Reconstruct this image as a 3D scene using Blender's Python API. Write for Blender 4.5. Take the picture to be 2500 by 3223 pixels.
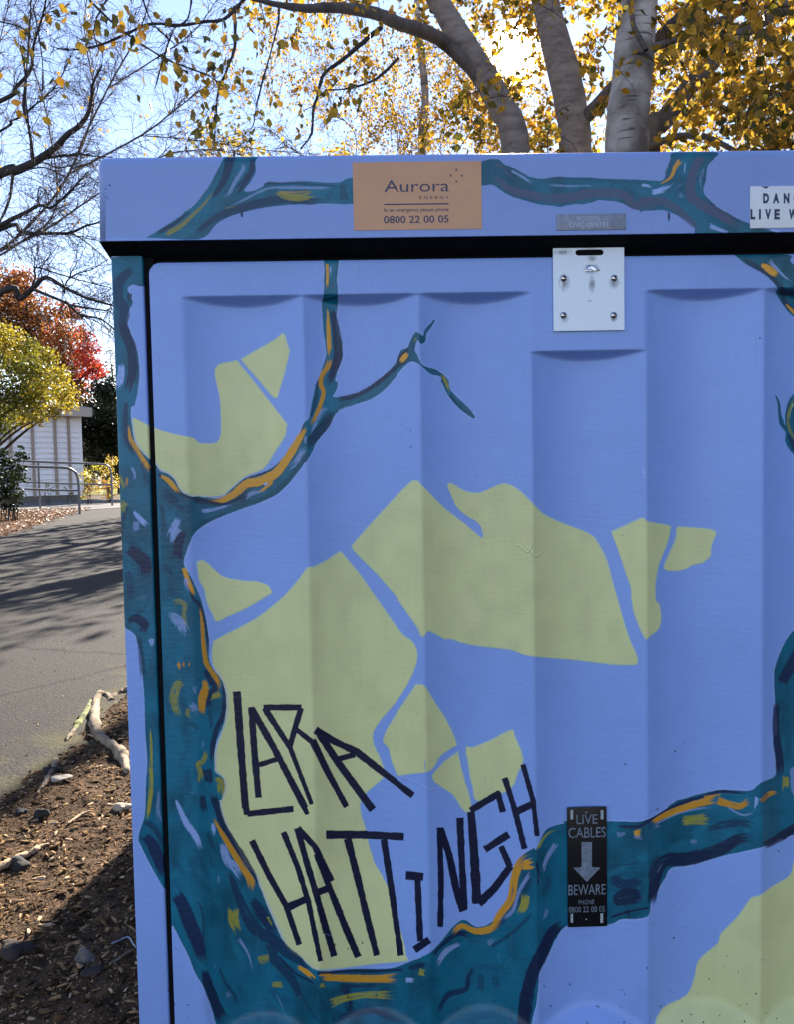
import bpy, bmesh, math
import numpy as np
from mathutils import Matrix, Vector

# ------------------------------------------------------------------ camera, sky, sun, exposure
sc = bpy.context.scene
for o in list(bpy.data.objects):
    bpy.data.objects.remove(o)
C = sc.collection
F_PX = 2494.0                       # focal length in pixels of the 2500 x 3223 photograph
YAW, PITCH, ROLL = [math.radians(a) for a in (1.0967, 2.9443, -1.0860)]
CAM = np.array([0.0, -1.3, 1.0])
_F = np.array([math.sin(YAW)*math.cos(PITCH), math.cos(YAW)*math.cos(PITCH), -math.sin(PITCH)])
_R0 = np.array([math.cos(YAW), -math.sin(YAW), 0.0]); _U0 = np.cross(_R0, _F)
_R = math.cos(ROLL)*_R0 + math.sin(ROLL)*_U0; _U = np.cross(_R, _F)
cd = bpy.data.cameras.new('camera'); cam = bpy.data.objects.new('camera', cd); C.objects.link(cam)
cd.sensor_fit = 'HORIZONTAL'; cd.sensor_width = 36; cd.lens = 36*F_PX/2500
cd.clip_start = 0.02; cd.clip_end = 2000
M = Matrix.Identity(4)
for i in range(3):
    M[i][0] = _R[i]; M[i][1] = _U[i]; M[i][2] = -_F[i]; M[i][3] = CAM[i]
cam.matrix_world = M
sc.camera = cam

SUN_DIR = _F + _R*(1616-1250)/F_PX - _U*(185-1611.5)/F_PX
SUN_DIR /= np.linalg.norm(SUN_DIR)
SUN_EL = math.asin(SUN_DIR[2]); SUN_AZ = math.atan2(SUN_DIR[0], SUN_DIR[1])
w = bpy.data.worlds.new('World'); sc.world = w; w.use_nodes = True
nt = w.node_tree; nt.nodes.clear()
sky = nt.nodes.new('ShaderNodeTexSky'); sky.sky_type = 'NISHITA'; sky.sun_disc = False
sky.sun_elevation = SUN_EL; sky.sun_rotation = SUN_AZ
sky.air_density = 1.0; sky.dust_density = 0.0; sky.ozone_density = 1.6
bg = nt.nodes.new('ShaderNodeBackground'); bg.inputs[1].default_value = 0.064
wo = nt.nodes.new('ShaderNodeOutputWorld')
# glow added to the sky around the sun, imitating lens bloom
geo = nt.nodes.new('ShaderNodeTexCoord')
dot = nt.nodes.new('ShaderNodeVectorMath'); dot.operation = 'DOT_PRODUCT'; dot.inputs[1].default_value = tuple(SUN_DIR)
nt.links.new(geo.outputs['Generated'], dot.inputs[0])
acos = nt.nodes.new('ShaderNodeMath'); acos.operation = 'ARCCOSINE'; nt.links.new(dot.outputs['Value'], acos.inputs[0])
mr = nt.nodes.new('ShaderNodeMapRange'); mr.interpolation_type = 'SMOOTHSTEP'
mr.inputs['From Min'].default_value = math.radians(1.2); mr.inputs['From Max'].default_value = math.radians(2.2)
mr.inputs['To Min'].default_value = 1; mr.inputs['To Max'].default_value = 0
nt.links.new(acos.outputs[0], mr.inputs['Value'])
ex = nt.nodes.new('ShaderNodeMath'); ex.operation = 'MULTIPLY'; ex.inputs[1].default_value = -1/math.radians(5.0)
nt.links.new(acos.outputs[0], ex.inputs[0])
e2 = nt.nodes.new('ShaderNodeMath'); e2.operation = 'EXPONENT'; nt.links.new(ex.outputs[0], e2.inputs[0])
a1 = nt.nodes.new('ShaderNodeMath'); a1.operation = 'MULTIPLY'; a1.inputs[1].default_value = 8.0; nt.links.new(mr.outputs[0], a1.inputs[0])
a2 = nt.nodes.new('ShaderNodeMath'); a2.operation = 'MULTIPLY_ADD'; a2.inputs[1].default_value = 0.10
nt.links.new(e2.outputs[0], a2.inputs[0]); nt.links.new(a1.outputs[0], a2.inputs[2])
bg2 = nt.nodes.new('ShaderNodeBackground'); bg2.inputs[0].default_value = (1, .97, .92, 1); nt.links.new(a2.outputs[0], bg2.inputs[1])
ad = nt.nodes.new('ShaderNodeAddShader')
tint = nt.nodes.new('ShaderNodeMix'); tint.data_type = 'RGBA'; tint.blend_type = 'MULTIPLY'; tint.inputs[0].default_value = 1; tint.inputs[7].default_value = (1.12, .96, 1.02, 1)   # tints the whole sky and its light toward lavender
nt.links.new(sky.outputs[0], tint.inputs[6]); nt.links.new(tint.outputs[2], bg.inputs[0]); nt.links.new(bg.outputs[0], ad.inputs[0]); nt.links.new(bg2.outputs[0], ad.inputs[1])
nt.links.new(ad.outputs[0], wo.inputs[0])

sl = bpy.data.lights.new('sun', 'SUN'); sl.energy = 5.0; sl.angle = math.radians(0.5); sl.color = (1, .93, .82)
sun = bpy.data.objects.new('sun', sl); C.objects.link(sun)
sun.rotation_euler = Vector(tuple(-SUN_DIR)).to_track_quat('-Z', 'Y').to_euler()
sc.view_settings.view_transform = 'Standard'; sc.view_settings.look = 'None'
sc.view_settings.exposure = 2.3; sc.view_settings.gamma = 1; sc.view_settings.use_curve_mapping = False
sc.render.engine = 'CYCLES'
sc.cycles.max_bounces = 8; sc.cycles.transparent_max_bounces = 8

rng = np.random.default_rng(7)

# ------------------------------------------------------------------ geometry of the view
def ray(px, py):
    return _F + _R*(px-1250)/F_PX - _U*(py-1611.5)/F_PX
def P(px, py, d):                    # point seen at photo pixel, d metres deep
    return CAM + ray(px, py)*d
def PY(px, py, y=0.0):               # on the vertical plane Y = y
    r = ray(px, py); return CAM + r*((y-CAM[1])/r[1])
def G(px, py, z=0.0):                # on the ground
    r = ray(px, py); return CAM + r*((z-CAM[2])/r[2])
def proj(X, Y, Z):
    dx, dy, dz = X-CAM[0], Y-CAM[1], Z-CAM[2]
    d = dx*_F[0]+dy*_F[1]+dz*_F[2]
    return (1250+F_PX*(dx*_R[0]+dy*_R[1]+dz*_R[2])/d, 1611.5-F_PX*(dx*_U[0]+dy*_U[1]+dz*_U[2])/d)

# ------------------------------------------------------------------ object helpers
def tag(o, label=None, cat=None, group=None, kind=None):
    if label: o['label'] = label
    if cat: o['category'] = cat
    if group: o['group'] = group
    if kind: o['kind'] = kind
    return o
def thing(name, loc, label, cat, group=None):
    o = bpy.data.objects.new(name, None); C.objects.link(o); o.location = tuple(loc)
    o.empty_display_size = .1
    return tag(o, label, cat, group)
def world_loc(o):
    v = Vector((0, 0, 0))
    while o: v = v + o.location; o = o.parent
    return v
def link(name, me, mat, parent=None, origin=None):
    """me is in world coordinates; it is shifted so the object origin sits at its own centre"""
    n = len(me.vertices); co = np.empty(n*3, np.float32); me.vertices.foreach_get('co', co); co = co.reshape(-1, 3)
    c = (co.min(0)+co.max(0))/2 if origin is None else np.array(origin, np.float32)
    me.vertices.foreach_set('co', (co-c).astype(np.float32).ravel()); me.update()
    o = bpy.data.objects.new(name, me); C.objects.link(o)
    if mat is not None and not me.materials: me.materials.append(mat)
    loc = Vector([float(v) for v in c])
    if parent is not None:
        o.parent = parent; loc = loc - world_loc(parent)
    o.location = loc
    return o
def mesh(name, verts, faces, mat, parent=None, smooth=False, attr=None, origin=None):
    """faces: array (n,3) / (n,4) or list of polygons"""
    me = bpy.data.meshes.new(name)
    verts = np.asarray(verts, np.float32)
    if isinstance(faces, np.ndarray):
        k = faces.shape[1]; nf = len(faces)
        me.vertices.add(len(verts)); me.vertices.foreach_set('co', verts.ravel())
        me.loops.add(nf*k); me.loops.foreach_set('vertex_index', faces.astype(np.int32).ravel())
        me.polygons.add(nf); me.polygons.foreach_set('loop_start', np.arange(0, nf*k, k, dtype=np.int32))
        me.update(calc_edges=True)
    else:
        me.from_pydata([tuple(map(float, v)) for v in verts], [], faces)
    if smooth: me.polygons.foreach_set('use_smooth', np.ones(len(me.polygons), bool))
    if attr is not None:
        a = me.attributes.new('rnd', 'FLOAT', 'POINT'); a.data.foreach_set('value', np.asarray(attr, np.float32))
    return link(name, me, mat, parent, origin)
def box(name, x0, x1, y0, y1, z0, z1, mat, parent=None, bevel=0, seg=2):
    bm = bmesh.new(); bmesh.ops.create_cube(bm, size=1)
    for v in bm.verts:
        v.co = ((x0+x1)/2+v.co.x*(x1-x0), (y0+y1)/2+v.co.y*(y1-y0), (z0+z1)/2+v.co.z*(z1-z0))
    if bevel: bmesh.ops.bevel(bm, geom=bm.edges[:], offset=bevel, segments=seg, affect='EDGES', profile=.6)
    me = bpy.data.meshes.new(name); bm.to_mesh(me); bm.free()
    if bevel: me.polygons.foreach_set('use_smooth', np.ones(len(me.polygons), bool))
    o = link(name, me, mat, parent)
    return o
def tubes(paths, sides=5, caps=False):
    """paths: list of (pts Nx3, radii N). One merged vert/face soup."""
    V, Fc, A, off = [], [], [], 0
    ang = np.arange(sides)*2*np.pi/sides; ca, sa = np.cos(ang), np.sin(ang)
    for k, (p, r) in enumerate(paths):
        p = np.asarray(p, float); n = len(p); r = np.broadcast_to(np.asarray(r, float), (n,))
        t = np.gradient(p, axis=0); t /= np.linalg.norm(t, axis=1, keepdims=True)+1e-9
        ref = np.array([0, 0, 1.]) if abs(t[:, 2]).mean() < .8 else np.array([1., 0, 0])
        u = np.cross(t, ref); u /= np.linalg.norm(u, axis=1, keepdims=True)+1e-9
        v = np.cross(u, t)
        ring = p[:, None]+r[:, None, None]*(u[:, None]*ca[None, :, None]+v[:, None]*sa[None, :, None])
        V.append(ring.reshape(-1, 3)); A.append(np.full(n*sides, (k*0.618) % 1))
        i = np.arange(n-1)[:, None]*sides; j = np.arange(sides)[None]; j2 = (j+1) % sides
        q = np.stack([i+j, i+j2, i+sides+j2, i+sides+j], -1).reshape(-1, 4)+off
        Fc.append(q); off += n*sides
    return np.concatenate(V), np.concatenate(Fc), np.concatenate(A)
def smooth_path(pts, n=8):
    p = np.asarray(pts, float)
    if len(p) < 3: 
        t = np.linspace(0, 1, n+1)[:, None]; return p[0]*(1-t)+p[-1]*t
    q = np.vstack([2*p[0]-p[1], p, 2*p[-1]-p[-2]]); out = []
    t = np.linspace(0, 1, n, endpoint=False)[:, None]
    for i in range(1, len(q)-2):
        a, b, c, d = q[i-1], q[i], q[i+1], q[i+2]
        out.append(.5*((2*b)+(c-a)*t+(2*a-5*b+4*c-d)*t**2+(3*b-a-3*c+d)*t**3))
    out.append(q[-2][None]); return np.vstack(out)

# ------------------------------------------------------------------ materials
def new_mat(name):
    m = bpy.data.materials.new(name); m.use_nodes = True
    b = m.node_tree.nodes['Principled BSDF']
    return m, m.node_tree, b
def mat(name, col, rough=.6, metal=0, spec=.5, var=0, vscale=20, bump=0, bscale=60, col2=None, stretch=None):
    m, t, b = new_mat(name)
    b.inputs['Base Color'].default_value = (*col, 1); b.inputs['Roughness'].default_value = rough
    b.inputs['Metallic'].default_value = metal; b.inputs['Specular IOR Level'].default_value = spec
    if var or col2 or bump:
        tc = t.nodes.new('ShaderNodeTexCoord'); mp = t.nodes.new('ShaderNodeMapping')
        if stretch: mp.inputs['Scale'].default_value = stretch
        t.links.new(tc.outputs['Object'], mp.inputs[0])
    if var or col2:
        n = t.nodes.new('ShaderNodeTexNoise'); n.inputs['Scale'].default_value = vscale; n.inputs['Detail'].default_value = 6
        n.inputs['Roughness'].default_value = .65
        t.links.new(mp.outputs[0], n.inputs['Vector'])
        r = t.nodes.new('ShaderNodeValToRGB'); r.color_ramp.elements[0].position = .32; r.color_ramp.elements[1].position = .68
        c2 = col2 if col2 else tuple(min(1, c*(1+var)) for c in col)
        c1 = col if col2 else tuple(c*(1-var) for c in col)
        r.color_ramp.elements[0].color = (*c1, 1); r.color_ramp.elements[1].color = (*c2, 1)
        t.links.new(n.outputs['Fac'], r.inputs[0]); t.links.new(r.outputs[0], b.inputs['Base Color'])
    if bump:
        n2 = t.nodes.new('ShaderNodeTexNoise'); n2.inputs['Scale'].default_value = bscale; n2.inputs['Detail'].default_value = 5
        t.links.new(mp.outputs[0], n2.inputs['Vector'])
        bp = t.nodes.new('ShaderNodeBump'); bp.inputs['Strength'].default_value = bump; bp.inputs['Distance'].default_value = .01
        t.links.new(n2.outputs['Fac'], bp.inputs['Height']); t.links.new(bp.outputs[0], b.inputs['Normal'])
    return m
def leaf_mat(name, cols, transl=.5, rough=.5, obj_random=False, spec=.4):
    """leaves: colour drawn per leaf, light passes through"""
    m, t, b = new_mat(name)
    if obj_random:
        a = t.nodes.new('ShaderNodeObjectInfo'); src = a.outputs['Random']
    else:
        a = t.nodes.new('ShaderNodeAttribute'); a.attribute_name = 'rnd'; src = a.outputs['Fac']
    r = t.nodes.new('ShaderNodeValToRGB'); cr = r.color_ramp
    while len(cr.elements) < len(cols): cr.elements.new(.5)
    for i, c in enumerate(cols):
        cr.elements[i].position = i/(len(cols)-1); cr.elements[i].color = (*c, 1)
    t.links.new(src, r.inputs[0])
    tc = t.nodes.new('ShaderNodeTexCoord'); n = t.nodes.new('ShaderNodeTexNoise'); n.inputs['Scale'].default_value = 60
    t.links.new(tc.outputs['Object'], n.inputs['Vector'])
    mx = t.nodes.new('ShaderNodeMix'); mx.data_type = 'RGBA'; mx.blend_type = 'MULTIPLY'; mx.inputs[0].default_value = .6
    t.links.new(r.outputs[0], mx.inputs[6])
    r2 = t.nodes.new('ShaderNodeValToRGB'); r2.color_ramp.elements[0].color = (.45, .4, .3, 1); r2.color_ramp.elements[0].position = .35
    r2.color_ramp.elements[1].position = .6
    t.links.new(n.outputs['Fac'], r2.inputs[0]); t.links.new(r2.outputs[0], mx.inputs[7])
    t.links.new(mx.outputs[2], b.inputs['Base Color']); b.inputs['Roughness'].default_value = rough; b.inputs['Specular IOR Level'].default_value = spec
    tr = t.nodes.new('ShaderNodeBsdfTranslucent'); t.links.new(mx.outputs[2], tr.inputs[0])
    ms = t.nodes.new('ShaderNodeMixShader'); ms.inputs[0].default_value = transl
    t.links.new(b.outputs[0], ms.inputs[1]); t.links.new(tr.outputs[0], ms.inputs[2])
    t.links.new(ms.outputs[0], t.nodes['Material Output'].inputs[0])
    return m

M_BLACK = mat('black_rubber', (.004, .0045, .005), .8, spec=.12, var=.3, vscale=40)
M_GASKET = mat('dark_green_rubber', (.014, .022, .02), .45, var=.5, vscale=25, bump=.2, bscale=150, stretch=(.15, 1, 1))
M_GREENBOX = mat('old_green_fibreglass', (.02, .05, .03), .5, var=.2)

# ------------------------------------------------------------------ the painted mural (drawn as flat paint, in code)
HX, HY = 3300, 3420
BLUE = np.array((.255, .41, .82)); GREEN = np.array((.68, .72, .34)); TEAL = np.array((.003, .125, .20))
DARK = np.array((.006, .035, .085)); NAVY = np.array((.004, .009, .04)); LILAC = np.array((.38, .52, .92))
OCH = np.array((.70, .34, .03)); OLIVE = np.array((.30, .28, .02)); PLUM = np.array((.10, .12, .22))
def vnoise(h, w, cy, cx, seed):
    r = np.random.default_rng(seed); gh, gw = int(h/cy)+3, int(w/cx)+3
    g = r.random((gh, gw)).astype(np.float32)
    y = np.arange(h)/cy; x = np.arange(w)/cx
    yi = y.astype(int); xi = x.astype(int); fy = (y-yi).astype(np.float32)[:, None]; fx = (x-xi).astype(np.float32)[None]
    fy = fy*fy*(3-2*fy); fx = fx*fx*(3-2*fx)
    a = g[yi]; b = g[yi+1]
    a = a[:, xi]*(1-fx)+a[:, xi+1]*fx; b = b[:, xi]*(1-fx)+b[:, xi+1]*fx
    return a*(1-fy)+b*fy
ART = np.empty((HY, HX, 3), np.float32); ART[:] = BLUE
N_LOW = vnoise(HY, HX, 260, 260, 1); N_STV = vnoise(HY, HX, 90, 5, 2); N_STH = vnoise(HY, HX, 5, 110, 3); N_MID = vnoise(HY, HX, 60, 45, 4)
ART[:752] *= np.array((.93, .86, .84), np.float32)
ART *= (1+.10*(N_LOW-.5)+.025*(N_STH-.5)+.05*(N_MID-.5))[..., None]
CR = dict(A=(300, 450, .47226), S=(1050, 480, .29516), C=(1500, 480, .35419), E=(2000, 450, .29516), F=(300, 800, .41322),
          G=(900, 800, .41322), H=(350, 1650, .41322), I=(350, 2400, .41322), J=(1000, 2300, .47226), K=(1700, 2300, .47226),
          M=(1000, 1500, .47226), N=(1700, 1000, .47226), P=(0, 400, .32051), Q=(0, 1000, .32051), R=(0, 1600, .3663),
          T=(0, 2400, .37688), W=(0, 0, 1.4758))
def cc(*seq):
    """('F', (x,y), (x,y), 'M', ...) -> photo pixels; each letter names a measuring sheet"""
    out, k = [], None
    for s in seq:
        if isinstance(s, str): k = CR[s]
        else: out.append((k[0]+s[0]*k[2], k[1]+s[1]*k[2]))
    return np.array(out, float)
def fill(pts, col, smooth=True, tex=0., soft=0):
    p = smooth_path(np.vstack([pts, pts[:1]]), 5)[:-1] if smooth else pts
    # small hand wobble
    p = p + np.stack([np.interp(np.arange(len(p)), np.arange(0, len(p)+6, 3), rng.normal(0, 1.2, len(np.arange(0, len(p)+6, 3)))) for _ in range(2)], 1)
    x0, x1 = int(max(0, p[:, 0].min()-2)), int(min(HX, p[:, 0].max()+3)); y0, y1 = int(max(0, p[:, 1].min()-2)), int(min(HY, p[:, 1].max()+3))
    acc = np.zeros((y1-y0, x1-x0+1), np.int32)
    q = np.roll(p, -1, 0)
    for (ax, ay), (bx, by) in zip(p, q):
        if ay == by: continue
        if ay > by: ax, ay, bx, by = bx, by, ax, ay
        r0 = max(int(math.ceil(ay-.5)), y0); r1 = min(int(math.ceil(by-.5)), y1)
        if r1 <= r0: continue
        rows = np.arange(r0, r1); xs = ax+(rows+.5-ay)*(bx-ax)/(by-ay)
        np.add.at(acc, (rows-y0, np.clip(np.round(xs).astype(int)-x0, 0, x1-x0)), 1)
    m = (np.cumsum(acc, 1)[:, :-1] & 1).astype(np.float32)
    if soft:
        for _ in range(soft):
            m[1:-1, 1:-1] = (m[:-2, 1:-1]+m[2:, 1:-1]+m[1:-1, :-2]+m[1:-1, 2:]+4*m[1:-1, 1:-1])/8
    sub = ART[y0:y1, x0:x1]; c = np.ones_like(sub)*col
    if tex:
        c = c*(1+tex*((N_STV[y0:y1, x0:x1]-.5)*.25+(N_MID[y0:y1, x0:x1]-.5)*1.0+(N_LOW[y0:y1, x0:x1]-.5)))[..., None]
    ART[y0:y1, x0:x1] = sub*(1-m[..., None])+c*m[..., None]
_sk = [0]
def stroke(pts, w0, w1=None, col=NAVY, alpha=1., dry=0., sm=True, edge=1.6, wm=None, butt=False, mask=None):
    """a brush stroke of width w0..(wm)..w1; dry > 0 lets bristle streaks show what is below"""
    if w1 is None: w1 = w0
    p = smooth_path(pts, 6) if sm else np.asarray(pts, float)
    s = np.r_[0, np.cumsum(np.linalg.norm(np.diff(p, axis=0), axis=1))]; L = s[-1]
    wmax = max(w0, w1, wm or 0)
    x0, x1 = int(max(0, p[:, 0].min()-wmax)), int(min(HX, p[:, 0].max()+wmax+1)); y0, y1 = int(max(0, p[:, 1].min()-wmax)), int(min(HY, p[:, 1].max()+wmax+1))
    if x1 <= x0 or y1 <= y0: return
    D = np.full((y1-y0, x1-x0), 1e6, np.float32); T = np.zeros_like(D); Sg = np.zeros_like(D)
    for i in range(len(p)-1):
        (ax, ay), (bx, by) = p[i], p[i+1]
        u0, u1 = int(max(x0, min(ax, bx)-wmax)), int(min(x1, max(ax, bx)+wmax+1)); v0, v1 = int(max(y0, min(ay, by)-wmax)), int(min(y1, max(ay, by)+wmax+1))
        if u1 <= u0 or v1 <= v0: continue
        X = np.arange(u0, u1, dtype=np.float32)[None]; Y = np.arange(v0, v1, dtype=np.float32)[:, None]
        dx, dy = bx-ax, by-ay; l2 = dx*dx+dy*dy+1e-6
        t = ((X-ax)*dx+(Y-ay)*dy)/l2
        tcl = np.clip(t, 0, 1)
        if butt and (i == 0 or i == len(p)-2):
            over = np.maximum(-t if i == 0 else -1, t-1 if i == len(p)-2 else -1)*math.sqrt(l2)
            capd = np.clip(over-.5, 0, None)*40
        else: capd = 0
        d = np.hypot(X-ax-tcl*dx, Y-ay-tcl*dy)+capd
        sg = ((X-ax)*dy-(Y-ay)*dx)
        sub = (slice(v0-y0, v1-y0), slice(u0-x0, u1-x0))
        b = d < D[sub]
        D[sub] = np.where(b, d, D[sub]); T[sub] = np.where(b, s[i]+tcl*(s[i+1]-s[i]), T[sub]); Sg[sub] = np.where(b, np.sign(sg), Sg[sub])
    tt = T/max(L, 1e-6)
    hw = (w0*(1-tt)+w1*tt)/2 if wm is None else np.where(tt < .5, w0+(wm-w0)*np.sin(tt*np.pi), w1+(wm-w1)*np.sin(tt*np.pi))/2
    _sk[0] += 1; r = np.random.default_rng(100+_sk[0])
    wob = np.interp(T.ravel(), np.linspace(0, L, max(4, int(L/14))), r.normal(0, 1, max(4, int(L/14)))).reshape(T.shape)
    hw = hw*(1+.05*wob)
    a = np.clip((hw-D)/edge+.5, 0, 1)*alpha
    if dry:
        nb = int(np.clip(wmax/2.2, 10, 60)); prof = r.random((7, nb)).astype(np.float32); endr = r.random(nb+1).astype(np.float32)
        ii = np.clip(((Sg*D/np.maximum(hw, 1)+1)/2*(nb-1)), 0, nb-1.001); i0 = ii.astype(int); fr = ii-i0
        jj = np.clip(tt*6, 0, 5.999); j0 = jj.astype(int); fj = jj-j0
        pr = (prof[j0, i0]*(1-fr)+prof[j0, i0+1]*fr)*(1-fj)+(prof[j0+1, i0]*(1-fr)+prof[j0+1, i0+1]*fr)*fj
        e_ = endr[i0]*(1-fr)+endr[i0+1]*fr
        el = min(.45, 16/max(L, 1)+dry*.7)
        fade = np.clip(np.minimum((tt-.4*el*e_)/.05, (1-el*e_-tt)/.08), 0, 1)
        side = np.clip((1-D/np.maximum(hw, 1))/(.12+dry*.8), 0, 1)
        thr = dry*(1.15-fade*.45)*(1.3-.3*side)
        a = a*np.clip((pr-thr)/.25+.5, 0, 1)*fade*(.6+.4*side)
    sub = ART[y0:y1, x0:x1]
    if mask == 'green': a = a*(sub[..., 0] > .42)
    if mask == 'teal': a = a*((sub[..., 0] < .045) & (sub[..., 1] < .3))
    ART[y0:y1, x0:x1] = sub*(1-a[..., None])+np.asarray(col, np.float32)*a[..., None]
def S(k, pts, w0, w1=None, col=NAVY, **kw):
    f = CR[k][2]
    if kw.get('sm', True) and max(w0, kw.get('wm') or 0) > 18: kw['dry'] = max(kw.get('dry', 0), .10)
    if 'wm' in kw: kw['wm'] *= f
    col = np.asarray(col)
    if kw.get('sm', True) and (col[2] > .25 or (col[0] > .25 and col[0]/col[1] < 1.3)):
        kw['dry'] = max(kw.get('dry', 0), .22); kw['alpha'] = kw.get('alpha', 1)*.85
    stroke(cc(k, *pts), w0*f, (w1*f if w1 is not None else None), col, **kw)

greens = [
 cc('F', (275,1262),(300,1250),(395,1298),(520,1352),(720,1398),(805,1448),(960,1408),(958,1130),(915,865),(1060,815),(1090,822),(1435,1255),(1460,1320),(1440,1400),(1380,1490),(1290,1630),(1170,1690),(1040,1790),(980,1835),(740,1855),(600,1800),(480,1680),(400,1600),(310,1480),(278,1370)),
 cc('F', (1100,800),(1250,715),(1350,660),(1432,605),(1460,680),(1478,740),(1440,900),(1410,1010),(1370,1098),(1240,960)),
 cc('M', (218,465),(400,265),(600,50),(660,28),(700,60),(850,215),(960,295),(1095,405),(1095,340),(1060,290),(1000,260),(940,215),(900,140),(868,55),(900,50),(1000,100),(1100,102),(1240,45),(1340,85),(1425,165),(1520,255),(1694,330),'N',(160,1370),(330,1440),(380,1490),(450,1620),(500,1800),(590,2110),'W',(1362,1408),(1340,1418),(1230,1408),'M',(1415,1198),(1280,1155),(1050,1130),(900,1088),(850,1082),(780,1045),(735,1035),(700,1070),(660,1000),(540,830),(440,700),(300,560)),
 cc('N', (478,1425),(600,1370),(680,1333),(730,1358),(860,1380),(875,1400),(860,1480),(830,1560),(790,1680),(772,1800),(780,1890),(800,1920),(810,2010),(795,2080),(740,2118),'W',(1380,1365),'N',(690,2110),(640,2000),(615,1900),(608,1800),(570,1700),(520,1540)),
 cc('N', (920,1388),(1050,1398),(1172,1430),(1150,1510),(1145,1580),(1100,1630),(1030,1650),(930,1688),(832,1675),(860,1580),(905,1480)),
 cc('H', (650,290),(690,275),(740,305),(850,395),(1000,430),(1110,432),(1190,465),(1222,510),(1200,540),(1050,630),(900,700),(830,735),(790,738),(760,670),(725,590),(705,500),(660,400)),
 cc('H', (775,885),(960,790),(1150,680),(1330,530),(1480,350),(1510,325),(1560,320),(1694,240),'M',(155,500),(180,530),(330,715),(470,925),(570,1050),(640,1110),(668,1160),(660,1240),(610,1370),(540,1480),(372,1705),(420,1880),'J',(440,240),(440,310),(325,415),(285,480),(290,560),(320,660),(350,800),(380,880),(450,1010),(500,1120),(560,1350),(590,1500),(590,1535),(350,1560),(0,1600),'I',(1560,1590),(1480,1540),(1330,1420),(1230,1220),(1120,1000),(980,770),(850,500),(810,350),(840,180),(780,60),'H',(770,1900),(780,1750),(840,1560),(860,1400),(840,1240),(800,1150),(775,1080),(765,1000)),
 cc('M', (655,1385),(705,1390),(760,1460),(860,1620),(930,1780),'J',(900,110),(820,170),(750,270),(640,285),(540,297),(500,230),(470,120),(440,20)),
 cc('J', (940,140),(960,230),(990,350),(1025,450),(1025,520),(985,540),(900,430),(765,322),(830,220),(880,180)),
 cc('J', (990,105),(1050,105),(1180,50),(1290,-5),(1320,20),(1360,150),(1375,205),(1340,280),(1310,360),(1250,410),(1180,420),(1065,470),(1030,370),(1010,250)),
 cc('K', (1720,820),(1694,880),(1670,960),(1560,1030),(1470,1095),(1400,1120),(1310,1250),(1210,1350),(1180,1420),(1060,1530),(1030,1650),(980,1760),(850,1830),(800,1880),(770,1960),(770,2250),(3200,2250),(3200,1200),(2500,600)),
]
for g in greens:
    fill(g, GREEN*np.array((.86, .97, 1.12)), tex=.08, soft=3)      # thin first coat shows at the edge
    c = g.mean(0); fill(g+(c-g)/np.linalg.norm(c-g, axis=1, keepdims=True)*4.5, GREEN, tex=.12, soft=2)
for k in range(26):                                                  # second coat laid in patches
    g = greens[int(rng.choice([0, 2, 2, 6, 6, 10]))]
    c = g[rng.integers(len(g))]*.45+g.mean(0)*.55+rng.normal(0, 60, 2); a = rng.random()*6.28; L = rng.uniform(60, 160)
    if not (0 < c[0] < HX and 0 < c[1] < HY): continue
    q = ART[int(c[1]), int(c[0])]
    if q[1] < .4: continue
    d = np.array((math.cos(a), math.sin(a)))*L*.5
    stroke(np.array([c-d, c+d*.2+rng.normal(0, 10, 2), c+d]), 60, 40, GREEN*rng.uniform(.9, 1.1)*np.array((1.05, 1, rng.uniform(.85, 1.2))), alpha=.3, dry=.3, edge=25, mask='green')
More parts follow.
